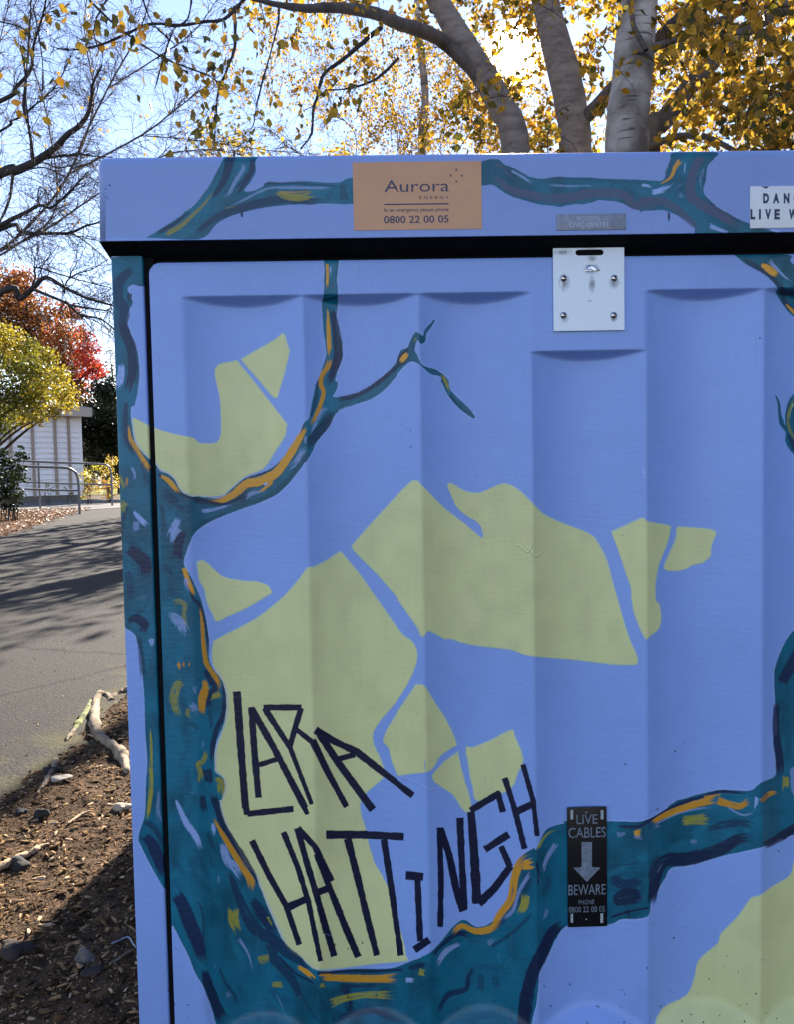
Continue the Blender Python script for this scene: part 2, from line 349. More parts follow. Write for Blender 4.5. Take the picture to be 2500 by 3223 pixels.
# halo of lighter blue along the painted trunks
trunk = cc('F', (478,1650),(540,1672),(600,1720),(640,1800),(720,1845),(800,1852),(950,1862),(1040,1790),(1150,1705),(1350,1630),(1480,1490),(1545,1400),(1590,1290),(1630,1250),(1660,1100),(1680,990),
 'G', (225,1010),(240,970),(300,800),(310,740),(285,560),(275,370),(290,300),(296,150),(297,20),(392,20),(385,180),(395,300),(385,420),(385,560),(430,730),(425,800),(370,950),(392,980),(375,1050),(360,1095),(440,1090),(580,1050),(720,950),(830,840),(880,740),(930,710),(950,660),(985,600),(1010,600),(1050,625),(1065,570),(1130,505),(1135,520),(1080,600),(1065,665),(1030,680),(1005,650),(985,720),(1000,770),(1050,850),(1160,890),(1240,960),(1260,1040),(1420,1210),(1430,1250),(1330,1180),(1240,1070),(1190,970),(1180,935),(1100,910),(1000,825),(930,830),(860,905),(750,1030),(650,1100),(500,1155),(390,1210),(300,1340),(230,1430),(160,1570),(130,1600),(0,1760),
 'F', (1360,1840),(1200,1910),(1000,1980),(850,2050),(760,2120),(720,2178),
 'H', (600,130),(550,290),(600,400),(650,500),(700,650),(730,800),(750,1050),(830,1180),(870,1300),(860,1500),(800,1650),(785,1800),(790,1880),(850,1940),(860,2010),(830,2100),
 'I', (820,290),(840,400),(870,480),(1000,740),(1100,870),(1140,980),(1230,1180),(1330,1400),(1450,1500),(1570,1585),
 'J', (250,1590),(480,1585),(620,1540),(740,1490),(830,1400),(960,1265),(1070,1310),(1180,1260),(1270,1140),(1310,950),(1350,850),(1440,785),(1460,790),(1530,660),(1650,615),
 'K', (180,608),(480,605),(640,610),(730,590),(830,530),(900,480),(1050,430),(1200,395),(1400,400),(1470,350),(1560,310),(1580,250),(1558,60),
 'W', (1660,1560),(1653,1480),(1655,1425),(1672,1380),(1694,1345),(1740,1290),(1790,1260),(1790,1760),
 'K', (1694,690),(1600,720),(1480,775),(1270,820),(1000,895),(880,915),(830,990),(750,1120),(730,1225),(650,1252),(540,1255),(450,1290),(180,1300),(60,1480),(0,1600),
 'J', (1480,1600),(1465,1800),(1430,1954),(1430,2300),
 'I', (900,2350),(800,1992),(760,1850),(700,1700),(640,1600),(580,1450),(480,1250),(440,1180),(440,400),
 'H', (400,1600),(380,600),'F',(470,2100))
post = cc('P', (1050,1285),(1160,1278),(1250,1240),(1310,1190),(1350,1180),(1436,1180),(1440,1530),(1310,1545),(1250,1590),(1290,1680),(1295,1750),(1250,1830),(1250,2000),
 'Q', (1255,80),(1330,300),(1370,500),(1350,700),(1320,850),(1290,870),(1280,960),(1290,1030),(1330,1230),(1440,1370),(1560,1500),
 'W', (345,1060),(352,1500),(362,1800),(372,1980),(365,1915),
 'T', (1370,1050),(1200,740),(1160,610),(1210,440),(1220,200),(1230,0),
 'R', (1250,1900),(1240,1600),(1215,1300),(1180,1150),(1150,1080),(1065,1020),(1000,1010),(980,600),(960,0),'Q',(1100,1400),(1060,200))
capL = cc('A', (345,632),(440,575),(560,500),(600,460),(640,440),(740,320),(800,210),(850,110),(880,60),(1078,60),(1065,130),(1065,200),(1030,260),(990,320),(1040,325),(1110,300),(1150,265),(1250,268),(1390,260),(1600,270),(1694,240),(1750,250),(1750,400),(1694,410),(1500,405),(1200,425),(1000,460),(900,490),(800,545),(690,640))
capC = cc('C', (30,90),(130,65),(200,68),(250,110),(350,150),(470,215),(580,240),(700,225),(900,225),(1200,240),(1550,255),'E',(300,400),(340,300),(380,190),(440,95),(865,95),(850,170),(780,240),(750,400),(735,530),(820,640),(900,710),(1050,790),(1200,860),(1300,900),(1560,985),(720,990),(640,900),(540,820),(380,745),(280,720),(150,720),(50,735),'C',(1470,528),(1380,490),(1250,440),(1100,430),(1010,450),(950,460),(830,465),(750,485),(650,475),(540,455),(350,405),(240,350),(150,290),(30,280))
doorR = cc('E', (1060,1190),(1620,1190),(1660,1260),(1720,1330),(1850,1500),(2100,1700),(2300,2500),(2100,2600),(1900,1990),(1694,1850),(1590,1740),(1500,1600),(1520,1540),(1400,1410),(1220,1310))
twigR = cc('N', (1570,510),(1600,570),(1610,650),(1640,720),(1640,620),(1665,550),(1694,515),(1750,470),(1850,430),(1850,1000),(1750,960),(1694,905),(1640,830),(1638,760),(1600,700),(1585,580))
for t in (trunk, post):
    p = np.vstack([t, t[:1]]); stroke(p[:-1], 13, 13, LILAC*.92, alpha=.45, edge=5)
for t in (trunk, post, capL, capC, doorR, twigR):
    fill(t, TEAL*np.array((.9, .62, .62)), soft=1, tex=.5)
    c = t.mean(0)
    fill(t, TEAL, tex=.55, soft=1)
SF = S
# the bark is laid in with many overlapping strokes
rb = np.random.default_rng(5); nst = 0
while nst < 260:
    x, y = rb.uniform(340, 2560), rb.uniform(480, 3260); q = ART[int(y), int(x)]
    if not (q[0] < .03 and q[1] > .04): continue
    if y < 760: a_ = rb.choice([0., 0., -.9])+rb.normal(0, .25)
    elif x < 620 and y < 2600: a_ = 1.5+rb.normal(0, .3)
    elif x < 1050 and y > 2300: a_ = 1.05+rb.normal(0, .2)
    elif y < 1900: a_ = (-.9 if x < 1100 else 1.2)+rb.normal(0, .3)
    elif x > 2400 and y < 2500: a_ = 1.5+rb.normal(0, .2)
    else: a_ = -.45+rb.normal(0, .35)
    L_ = rb.uniform(45, 150); d_ = np.array((math.cos(a_), math.sin(a_)))*L_/2; n_ = np.array((-d_[1], d_[0]))*rb.uniform(-.25, .25); c_ = np.array((x, y))
    f_ = rb.choice([.45, .6, 1.25, 1.5, 1.8])
    stroke(np.array([c_-d_, c_+n_, c_+d_]), rb.uniform(14, 34), rb.uniform(6, 24), TEAL*np.array((f_*(1.6 if f_ > 1 else 1), f_, f_**.8)), alpha=.33, dry=.25, mask='teal'); nst += 1
# --- broad darks and lights that model the painted bark
D1 = dict(col=DARK)
S('A', [(900,70),(880,180),(850,260),(800,340),(770,390)], 75, 25, DARK, dry=.12)
S('A', [(1045,90),(1040,180),(990,260),(930,340)], 35, 50, DARK, dry=.15)
S('A', [(400,610),(520,545),(600,480),(660,450)], 25, 15, NAVY*1.6, alpha=.8)
S('A', [(640,630),(720,560),(800,500),(900,460),(1100,400),(1250,380),(1450,390),(1600,380)], 30, 36, DARK, alpha=.85, dry=.15, wm=60)
S('A', [(1130,275),(1200,270),(1400,275),(1600,290)], 12, 10, DARK, alpha=.7)
S('A', [(1620,330),(1694,320)], 110, 110, DARK, alpha=.6, dry=.2)
S('A', [(995,125),(980,180),(930,260),(890,340),(840,395)], 30, 34, LILAC*.75, alpha=.75, dry=.2, wm=26)
S('A', [(1600,302),(1400,300),(1190,300),(1100,325),(980,385),(820,460)], 22, 16, LILAC*.72, alpha=.75, dry=.25)
S('A', [(450,620),(560,560),(650,480),(730,400),(800,290)], 42, 8, OLIVE, alpha=.9, dry=.2)
S('A', [(1190,325),(1260,355),(1350,365),(1480,345)], 16, 50, OLIVE*1.1, alpha=.95, dry=.12, wm=52)
S('A', [(1200,325),(1300,330),(1480,322)], 14, 8, OCH*.8, alpha=.8, dry=.2)
S('A', [(850,440),(960,420)], 10, 6, OLIVE, alpha=.8, dry=.3)
S('A', [(974,460),(975,487)], 16, 16, DARK)
# cap centre
PD = PLUM*.75
S('C', [(110,215),(200,250),(300,330),(450,370),(650,410),(850,400),(1000,370),(1200,360),(1330,390),(1400,470),(1500,470),(1694,450)], 50, 70, PD, alpha=.85, dry=.12, wm=85)
S('C', [(150,100),(230,130),(280,190),(360,240)], 30, 22, PD, alpha=.7, dry=.2)
S('C', [(290,150),(380,200),(480,260),(540,285)], 25, 25, LILAC*.9, alpha=.7, dry=.25)
S('C', [(630,290),(850,300),(1080,295)], 26, 10, LILAC*.9, alpha=.6, dry=.3)
S('C', [(560,245),(800,240),(1150,255),(1560,285)], 14, 14, TEAL*.8, alpha=.7)
S('C', [(1460,290),(1540,300),(1570,330)], 30, 30, LILAC, alpha=.95)
S('C', [(1550,360),(1640,340),(1694,310)], 45, 60, LILAC, alpha=.9, dry=.15)
S('E', [(160,540),(260,510),(380,450),(400,400)], 60, 30, LILAC, alpha=.9, dry=.2)
S('E', [(490,180),(430,260),(380,370),(250,455)], 60, 10, OCH*.95, alpha=.95, dry=.1)
S('E', [(540,200),(530,300),(530,380)], 22, 12, LILAC, alpha=.85, dry=.2)
S('E', [(520,430),(450,470),(400,520)], 10, 10, LILAC*.8, alpha=.6, dry=.3)
S('E', [(740,115),(640,260),(600,400),(600,560),(680,640),(780,700),(900,760),(1080,880),(1160,960)], 80, 60, PD, alpha=.88, dry=.1, wm=110)
S('E', [(500,120),(520,110)], 60, 60, PD, alpha=.8, dry=.2)
S('E', [(740,250),(700,400),(720,520)], 40, 30, LILAC*.7, alpha=.5, dry=.35)
S('E', [(0,620),(250,620),(350,650),(480,740),(620,860),(740,960)], 80, 50, PD, alpha=.8, dry=.12, wm=90)
S('E', [(780,880),(900,930),(1040,965)], 60, 20, LILAC, alpha=.85, dry=.18)
S('E', [(820,650),(960,760),(1120,840)], 10, 10, NAVY*2, alpha=.5)
S('E', [(470,540),(520,600)], 60, 40, LILAC*.8, alpha=.4, dry=.4)
S('E', [(362,740),(366,850)], 26, 26, DARK)
S('E', [(1420,930),(1600,955)], 14, 50, LILAC, alpha=.95)
# door top right limb
S('E', [(1140,1240),(1300,1320),(1450,1420),(1560,1560),(1600,1700),(1750,1850)], 60, 60, DARK, alpha=.8, dry=.15)
S('E', [(1520,1560),(1650,1600),(1850,1620)], 90, 60, NAVY, alpha=.8, dry=.1)
S('E', [(1480,1215),(1600,1300),(1700,1420)], 50, 60, TEAL*.7, alpha=.8, dry=.2)
S('E', [(1330,1285),(1420,1340),(1550,1440)], 26, 20, OCH*1.2, wm=80)
S('E', [(1420,1240),(1500,1330),(1600,1430),(1694,1500)], 46, 14, LILAC, alpha=.85, dry=.2)
S('E', [(1600,1710),(1660,1770),(1750,1850)], 20, 50, OCH)
# right twig
S('N', [(1650,770),(1700,860),(1760,930)], 20, 60, DARK, dry=.1)
S('N', [(1694,540),(1655,640),(1665,740),(1720,830)], 10, 24, OLIVE, alpha=.9, dry=.15)
S('N', [(1694,560),(1668,640),(1672,690)], 8, 6, GREEN, alpha=.9)
# left limb, top
S('G', [(345,400),(375,550),(395,700),(390,800),(340,940),(300,1030)], 30, 30, NAVY*1.3, wm=70, alpha=.9, dry=.1)
S('G', [(340,330),(345,350)], 100, 100, NAVY, alpha=.9)
S('G', [(312,62),(315,180),(310,275)], 24, 18, OCH*1.1)
S('G', [(336,90),(338,170)], 18, 10, LILAC)
S('G', [(315,400),(320,520),(328,700),(335,800)], 8, 34, OCH*1.15, wm=32)
S('G', [(335,780),(320,850),(275,920),(262,990),(285,1060),(240,1200),(180,1310),(150,1330)], 46, 22, OCH*.9, wm=34)
S('G', [(150,1315),(120,1380),(70,1480),(0,1590)], 30, 38, OCH*.85, dry=.06)
S('G', [(240,970),(230,1100),(190,1230)], 16, 14, DARK, alpha=.8)
S('G', [(320,1160),(270,1200),(220,1300),(160,1400)], 36, 14, LILAC*.85, alpha=.75, dry=.15)
S('G', [(375,1110),(520,1080),(640,1020),(760,930),(840,860),(930,800),(990,800)], 40, 30, NAVY*1.3, alpha=.85, dry=.1)
S('G', [(350,1190),(300,1290),(200,1410),(150,1500)], 50, 30, DARK, alpha=.9, dry=.12, wm=80)
S('G', [(380,1200),(440,1170),(500,1140)], 14, 6, LILAC*.7, alpha=.7, dry=.2)
S('G', [(925,745),(890,800),(870,840)], 50, 10, OCH*1.1, wm=52)
S('G', [(993,635),(990,675)], 16, 8, OLIVE)
S('G', [(850,830),(880,770),(930,730)], 16, 12, NAVY*1.4)
S('G', [(1180,910),(1215,960),(1255,1060)], 20, 10, OLIVE*1.1, dry=.1, wm=26)
S('G', [(1260,1080),(1320,1150),(1400,1220)], 16, 6, DARK, alpha=.9)
S('G', [(140,1480),(90,1570),(0,1650)], 60, 50, LILAC*.75, alpha=.55, dry=.35)
S('G', [(150,1380),(140,1460)], 20, 12, LILAC*.8, alpha=.8)
# limb lower arc (sheet F)
S('F', [(478,1680),(560,1730),(620,1810),(700,1850),(850,1880),(1000,1900),(1150,1830)], 16, 20, NAVY*1.5, alpha=.85)
S('F', [(1590,1290),(1540,1420),(1470,1530),(1370,1640),(1180,1700),(1060,1790)], 14, 10, NAVY*1.5, alpha=.8)
S('F', [(485,1680),(560,1730),(610,1790),(660,1830)], 26, 12, OCH, wm=40, dry=.05)
S('F', [(1590,1310),(1530,1440),(1450,1570),(1370,1670),(1250,1730),(1150,1750),(1050,1830),(950,1875),(800,1860)], 34, 20, OCH, wm=72)
S('F', [(1250,1740),(1150,1740),(1080,1790)], 70, 30, OCH, dry=.05)
S('F', [(1360,1720),(1280,1790),(1220,1830)], 34, 14, OCH*.9, dry=.12)
S('F', [(1280,1760),(1320,1735)], 26, 18, LILAC*.9)
S('F', [(1130,1860),(1200,1820),(1320,1795)], 46, 14, LILAC*.75, alpha=.7, dry=.35)
S('F', [(1530,1600),(1570,1520),(1600,1440)], 60, 30, LILAC*.75, alpha=.6, dry=.35)
S('F', [(1620,1480),(1560,1600),(1450,1740),(1300,1850),(1100,1930)], 40, 40, TEAL*.55, alpha=.8, dry=.2)
S('F', [(790,1960),(900,1945),(1060,1900)], 36, 10, LILAC*.9, alpha=.85, dry=.18)
S('F', [(740,1870),(850,1890),(1000,1910)], 50, 20, NAVY*1.2, alpha=.75, dry=.2)
S('F', [(1020,1960),(900,2010),(800,2060),(760,2100)], 14, 40, DARK, alpha=.6, dry=.25)
S('F', [(500,1800),(600,1880),(700,1950),(640,1900)], 90, 60, DARK, alpha=.65, dry=.3)
S('F', [(500,1900),(520,2050),(500,2170)], 30, 12, DARK, alpha=.7, dry=.2)
S('F', [(640,2010),(590,2090),(560,2170)], 50, 60, LILAC*.85, alpha=.85, dry=.22)
# trunk left (sheet H)
S('H', [(545,40),(510,150),(500,290)], 60, 85, NAVY*1.6, alpha=.9, dry=.06)
S('H', [(520,20),(470,100),(450,170)], 60, 20, LILAC*.85, alpha=.8, dry=.22)
S('H', [(400,310),(450,370),(470,430)], 40, 20, DARK, alpha=.7, dry=.15)
S('H', [(530,320),(580,420),(620,560),(660,600),(700,720),(730,850),(750,1040)], 36, 10, NAVY*1.5, alpha=.9)
S('H', [(548,320),(575,410),(610,490),(640,555)], 36, 30, OCH, wm=34)
S('H', [(670,610),(690,750),(700,900),(720,1050),(760,1120),(810,1200),(830,1320)], 10, 44, OCH*.8, wm=36)
S('H', [(600,460),(560,420),(590,540)], 20, 30, LILAC*.8, alpha=.7, dry=.25)
S('H', [(460,600),(520,590),(560,620),(550,700),(580,830)], 50, 14, OLIVE*1.1, alpha=.75, dry=.3, wm=36)
S('H', [(420,670),(500,730),(550,800),(550,880)], 40, 70, LILAC*.85, alpha=.75, dry=.32, wm=80)
S('H', [(500,1050),(515,1080),(510,1120)], 30, 10, OCH*.9, alpha=.95)
S('H', [(545,1045),(548,1100)], 26, 10, OCH*.8, alpha=.8, dry=.3)
S('H', [(590,1050),(590,1090)], 24, 10, OCH*.8, alpha=.6, dry=.35)
S('H', [(550,1190),(490,1250),(480,1370),(530,1480)], 80, 50, OLIVE*1.2, alpha=.8, dry=.38, wm=76)
S('H', [(630,1230),(640,1300)], 40, 20, LILAC*.7, alpha=.4, dry=.45)
S('H', [(600,1360),(640,1420),(620,1460)], 50, 70, LILAC*.75, alpha=.6, dry=.35)
S('H', [(590,1390),(580,1450),(620,1490)], 50, 20, OLIVE, alpha=.7, dry=.35)
S('H', [(700,1090),(750,1180),(790,1250),(740,1310),(740,1450)], 30, 60, NAVY*1.5, alpha=.85, dry=.1, wm=50)
S('H', [(695,1170),(715,1240),(690,1340),(690,1480)], 20, 24, OCH*.85, wm=66)
S('H', [(840,1290),(780,1310),(740,1350)], 60, 20, OLIVE*1.2, alpha=.9, dry=.2)
S('H', [(835,1200),(860,1300),(850,1450),(800,1560),(770,1700),(760,1850)], 12, 40, NAVY*1.4, alpha=.85, dry=.08, wm=40)
S('H', [(730,1400),(760,1500),(740,1600)], 40, 20, DARK, alpha=.6, dry=.3)
S('H', [(700,1640),(695,1720)], 10, 20, LILAC*.7, alpha=.6, dry=.2)
S('H', [(725,1720),(700,1800),(660,1830),(680,1900),(670,1960),(640,1970)], 36, 50, OLIVE*1.2, alpha=.9, dry=.2)
S('H', [(720,1850),(740,1950),(700,2000)], 80, 50, NAVY*1.3, alpha=.85, dry=.15)
S('H', [(770,1940),(830,1960),(830,2060),(810,2090)], 20, 24, OLIVE*1.15, wm=60, dry=.06)
S('H', [(690,2060),(700,2178)], 40, 60, DARK, alpha=.9)
S('H', [(590,1500),(640,1540),(680,1560)], 30, 50, DARK, alpha=.5, dry=.35)
# trunk lower left (sheet I)
S('I', [(690,240),(705,320),(715,400)], 40, 40, DARK, alpha=.9)
S('I', [(760,220),(800,330),(850,480),(950,640),(1080,840),(1130,970)], 60, 10, NAVY*1.4, alpha=.9, dry=.1, wm=50)
S('I', [(770,410),(830,520),(890,620),(950,720),(1020,830),(1060,900),(1080,1000)], 12, 70, OCH*.85, wm=48, dry=.06)
S('I', [(770,450),(785,570)], 26, 36, LILAC, dry=.1)
S('I', [(840,600),(880,740),(940,800),(990,910)], 40, 24, LILAC*.85, alpha=.9, dry=.15, wm=70)
S('I', [(480,260),(560,440),(640,560),(700,690)], 10, 36, LILAC*.95, alpha=.9, dry=.12, wm=50)
S('I', [(815,840),(820,960)], 16, 14, LILAC*.65, alpha=.6, dry=.3)
S('I', [(730,520),(760,620),(800,690)], 30, 12, DARK, alpha=.6)
S('I', [(880,800),(940,950),(1020,1150),(1100,1270),(1250,1360),(1330,1440),(1440,1520),(1530,1650)], 20, 40, DARK, alpha=.9, dry=.12, wm=95)
S('I', [(1060,1030),(1130,1120),(1210,1250),(1280,1330)], 60, 50, NAVY*1.5, alpha=.8, dry=.15, wm=80)
S('I', [(930,1100),(930,1200),(970,1310)], 90, 30, OLIVE*1.2, alpha=.95, dry=.1, wm=86)
S('I', [(1180,1160),(1240,1270)], 20, 12, OLIVE*1.2, alpha=.9, dry=.2)
S('I', [(1180,1340),(1230,1430),(1240,1500),(1330,1590),(1400,1700),(1450,1850)], 80, 20, DARK, alpha=.85, dry=.12, wm=76)
S('I', [(960,1330),(1010,1400),(1050,1480),(1080,1600)], 30, 6, LILAC*.7, alpha=.75, dry=.2)
S('I', [(1150,1460),(1170,1540)], 90, 40, OLIVE*1.1, alpha=.85, dry=.28, wm=90)
S('I', [(1210,1690),(1280,1690),(1330,1700)], 30, 14, OLIVE*1.2, alpha=.9, dry=.2, wm=44)
S('I', [(1410,1550),(1480,1590),(1560,1660)], 24, 24, OCH, wm=40)
S('I', [(1280,1480),(1400,1600),(1530,1670)], 14, 20, NAVY*1.5, alpha=.8)
S('I', [(480,980),(540,1080),(600,1230),(650,1350),(690,1500),(700,1560)], 100, 60, NAVY*1.7, alpha=.92, dry=.06, wm=110)
S('I', [(670,1070),(700,1200),(700,1400)], 16, 10, DARK, alpha=.8)
S('I', [(700,1560),(740,1700),(800,1850),(860,2000)], 50, 100, NAVY*1.3, alpha=.9, dry=.08, wm=80)
S('I', [(810,1540),(870,1680),(940,1780),(960,1900)], 14, 40, DARK, alpha=.7, dry=.15)
S('I', [(880,1740),(900,1800)], 40, 40, LILAC*.6, alpha=.4, dry=.4)
S('I', [(1240,1740),(1300,1850),(1330,1920)], 8, 12, LILAC*.6, alpha=.6, dry=.3)
S('I', [(1440,1760),(1500,1860),(1560,1950)], 14, 14, DARK, alpha=.7)
S('I', [(1570,1615),(1694,1600)], 30, 34, OCH*.9)
# bottom of the fork (sheet J)
S('J', [(10,1640),(250,1650),(450,1650),(560,1640)], 46, 70, OCH*.9, wm=52)
S('J', [(0,1615),(200,1602),(420,1600),(560,1590)], 16, 16, NAVY*1.5, alpha=.9)
S('J', [(580,1660),(660,1660)], 34, 30, LILAC*.9, dry=.1)
S('J', [(600,1580),(700,1560),(740,1540)], 30, 50, DARK, dry=.15)
S('J', [(670,1600),(730,1620)], 46, 50, OLIVE*1.3, alpha=.9, dry=.3)
S('J', [(130,1700),(190,1730),(210,1850),(180,1780)], 70, 40, NAVY*1.4, alpha=.8, dry=.3)
S('J', [(60,1830),(150,1790),(300,1760),(450,1760),(550,1770)], 60, 70, OLIVE*1.3, alpha=.9, dry=.25, wm=46)
S('J', [(10,1690),(60,1700)], 40, 20, OLIVE*1.2, alpha=.9, dry=.3)
S('J', [(150,1700),(300,1700),(480,1690)], 30, 14, DARK, alpha=.8, dry=.3)
S('J', [(100,1930),(250,1880),(400,1870),(600,1900)], 50, 30, DARK, alpha=.8, dry=.35)
S('J', [(300,1820),(450,1900),(620,1940)], 40, 30, NAVY*1.5, alpha=.7, dry=.35)
S('J', [(760,1500),(850,1410),(940,1350),(1040,1370)], 20, 40, NAVY*1.5, alpha=.9, dry=.1)
S('J', [(890,1370),(960,1300),(1060,1335),(1170,1310),(1220,1220),(1290,1120),(1320,960),(1370,860),(1450,820)], 30, 66, OCH*.88, wm=52, dry=.04)
S('J', [(1360,900),(1450,880)], 60, 70, OCH*.95, dry=.1)
S('J', [(960,1410),(870,1460),(820,1520),(790,1590)], 20, 12, LILAC*.8, alpha=.85, dry=.2, wm=40)
S('J', [(1350,930),(1400,1000),(1330,1150),(1240,1260),(1140,1370)], 60, 30, DARK, alpha=.6, dry=.2)
S('J', [(1430,930),(1350,1060),(1300,1200),(1180,1290)], 26, 26, LILAC*.75, alpha=.75, dry=.25)
S('J', [(1390,1080),(1380,1160),(1340,1240)], 60, 26, OLIVE*1.25, alpha=.95, dry=.08, wm=60)
S('J', [(1140,1450),(1280,1360),(1400,1250),(1440,1180)], 24, 24, DARK, alpha=.7, dry=.15)
S('J', [(1130,1430),(1190,1370)], 40, 20, LILAC*.6, alpha=.6, dry=.3)
S('J', [(1050,1560),(1010,1640),(990,1720),(870,1760),(810,1860),(760,1900)], 14, 14, NAVY*1.6, alpha=.8, wm=40, dry=.08)
S('J', [(1090,1610),(1090,1760)], 50, 40, NAVY*1.6, alpha=.5, dry=.2)
S('J', [(1180,1620),(1210,1760)], 50, 40, NAVY*1.6, alpha=.4, dry=.3)
S('J', [(1460,800),(1530,690),(1620,650)], 20, 10, OLIVE*1.3, alpha=.95)
S('J', [(1600,740),(1530,850),(1500,960)], 40, 20, LILAC*.75, alpha=.8, dry=.25)
S('J', [(1462,880),(1480,980),(1470,1010)], 14, 8, NAVY)
S('J', [(1540,1180),(1500,1280)], 30, 14, LILAC*.6, alpha=.6, dry=.3)
S('J', [(1560,950),(1500,1120),(1480,1160)], 50, 40, DARK, alpha=.55, dry=.3)
S('J', [(1650,1270),(1560,1350),(1500,1480),(1440,1600),(1400,1750),(1380,1900),(1360,2100)], 60, 100, NAVY*1.3, alpha=.95, dry=.04, wm=90)
# right of the sign (sheet K)
S('K', [(480,630),(640,640),(730,600),(830,545),(950,480),(1100,435),(1200,405),(1380,410),(1460,380)], 18, 20, NAVY*1.6, alpha=.9, wm=22)
S('K', [(735,620),(840,560),(1000,500),(1150,460),(1210,440)], 26, 60, OCH*.9, wm=46)
S('K', [(1170,460),(1270,490),(1340,500),(1410,450)], 56, 36, OCH*.82, wm=44)
S('K', [(1100,440),(1200,425)], 12, 10, OCH*.8)
S('K', [(620,685),(690,680)], 30, 66, OCH*.95)
S('K', [(740,640),(900,560),(1050,520),(1190,510)], 10, 12, LILAC*.8, alpha=.8, dry=.1)
S('K', [(1240,500),(1350,560),(1440,540)], 12, 16, LILAC*.8, alpha=.75, dry=.2)
S('K', [(1450,430),(1435,540)], 34, 12, LILAC*.95)
S('K', [(1470,480),(1530,420),(1600,410)], 26, 14, OCH*.8, wm=34)
S('K', [(940,600),(1140,585)], 60, 80, OLIVE*1.25, alpha=.9, dry=.2)
S('K', [(510,690),(580,690)], 40, 30, LILAC*.6, alpha=.6, dry=.3)
S('K', [(620,700),(700,720)], 30, 26, LILAC*.6, alpha=.6, dry=.3)
S('K', [(1000,735),(1060,740)], 30, 26, LILAC*.6, alpha=.6, dry=.3)
S('K', [(750,640),(830,630)], 30, 20, LILAC*.6, alpha=.5, dry=.35)
S('K', [(740,1180),(760,1050),(790,920),(850,860),(1000,850),(1200,790),(1330,720),(1460,720)], 50, 60, NAVY*1.3, alpha=.92, dry=.06, wm=95)
S('K', [(1100,660),(1250,620),(1380,620),(1460,650)], 30, 30, DARK, alpha=.8, dry=.25, wm=60)
S('K', [(730,1000),(760,880),(800,820)], 30, 40, DARK, alpha=.8, dry=.15)
S('K', [(780,950),(830,860)], 16, 14, LILAC*.45, alpha=.5, dry=.3)
S('K', [(470,970),(560,1020),(700,1000)], 50, 60, NAVY*1.6, alpha=.75, dry=.15, wm=70)
S('K', [(480,1140),(600,1100),(700,1120)], 60, 60, NAVY*1.2, alpha=.9, dry=.1, wm=120)
S('K', [(480,1240),(590,1205),(720,1180)], 14, 12, NAVY*1.3)
S('K', [(590,1200),(598,1240)], 14, 8, NAVY*1.3)
S('K', [(470,900),(600,890),(700,850)], 14, 14, DARK, alpha=.5, dry=.2)
S('K', [(1480,770),(1580,720),(1694,650),(1800,600)], 50, 70, NAVY*1.3, alpha=.9, dry=.06)
S('K', [(1500,400),(1500,500)], 60, 50, DARK, alpha=.5, dry=.3)
S('K', [(1580,-200),(1575,0),(1600,200),(1590,330)], 40, 60, NAVY*1.5, alpha=.9, dry=.08)
S('K', [(1640,290),(1640,410)], 40, 46, OLIVE*1.3, dry=.1)
S('K', [(1680,220),(1690,480)], 26, 26, LILAC*.8, alpha=.7, dry=.2)
S('W', [(1665,1460),(1700,1400),(1720,1370)], 22, 30, NAVY*1.6, alpha=.85, dry=.1)
S('K', [(1632,714),(1634,716)], 14, 14, NAVY)
# corner post (sheets P Q R T)
S('P', [(1330,1390),(1230,1450),(1150,1560),(1160,1700),(1220,1800),(1200,2000)], 60, 90, DARK, alpha=.85, dry=.12, wm=120)
S('P', [(1270,1620),(1270,1760)], 50, 40, DARK*.9, alpha=.9)
S('P', [(1090,1190),(1250,1195)], 60, 40, LILAC*.9, alpha=.35, dry=.3)
S('Q', [(1190,0),(1230,150),(1290,300),(1310,480),(1280,620),(1230,780)], 70, 60, NAVY*1.6, alpha=.9, dry=.1, wm=110)
S('Q', [(1330,300),(1355,500),(1320,740)], 20, 20, TEAL*.7, alpha=.9, dry=.15)
S('Q', [(1175,440),(1190,500),(1175,620),(1150,740)], 60, 16, LILAC*1.05, wm=76)
S('Q', [(1240,800),(1230,960),(1230,1150),(1290,1280),(1360,1400)], 40, 70, DARK, alpha=.9, dry=.12)
S('Q', [(1258,1040),(1280,1190),(1340,1290),(1420,1420),(1490,1540)], 16, 60, OCH*.95, wm=46)
S('Q', [(1275,1450),(1320,1530),(1310,1640)], 30, 26, LILAC*.8, alpha=.85, dry=.15)
S('Q', [(1380,1400),(1430,1550),(1430,1700)], 50, 60, DARK, alpha=.55, dry=.3)
S('Q', [(1160,1530),(1200,1640),(1210,1740)], 50, 20, OLIVE*1.1, alpha=.85, dry=.25)
S('Q', [(1250,1560),(1230,1680)], 30, 30, OCH*.8, alpha=.8, dry=.3)
S('Q', [(1230,1790),(1200,1860),(1190,1950)], 90, 50, OLIVE*1.3, alpha=.85, dry=.38)
S('Q', [(1180,2180),(1200,2000),(1240,1900),(1270,1800)], 40, 20, DARK, alpha=.85, dry=.1)
S('Q', [(1300,1880),(1360,1960),(1480,2080)], 24, 50, LILAC*.95, dry=.06, wm=56)
S('Q', [(1330,1990),(1340,2120)], 60, 70, LILAC*.75, alpha=.7, dry=.28)
S('R', [(1080,340),(1180,400),(1250,480),(1250,620)], 70, 60, NAVY*1.4, alpha=.9, dry=.05, wm=110)
S('R', [(1090,520),(1120,700),(1090,800)], 60, 60, DARK, alpha=.6, dry=.25)
S('R', [(1150,780),(1250,760),(1310,720)], 40, 30, LILAC*.4, alpha=.4, dry=.4)
S('R', [(1090,960),(1180,950),(1240,1000),(1230,1080)], 50, 60, NAVY*1.5, alpha=.92, dry=.05, wm=80)
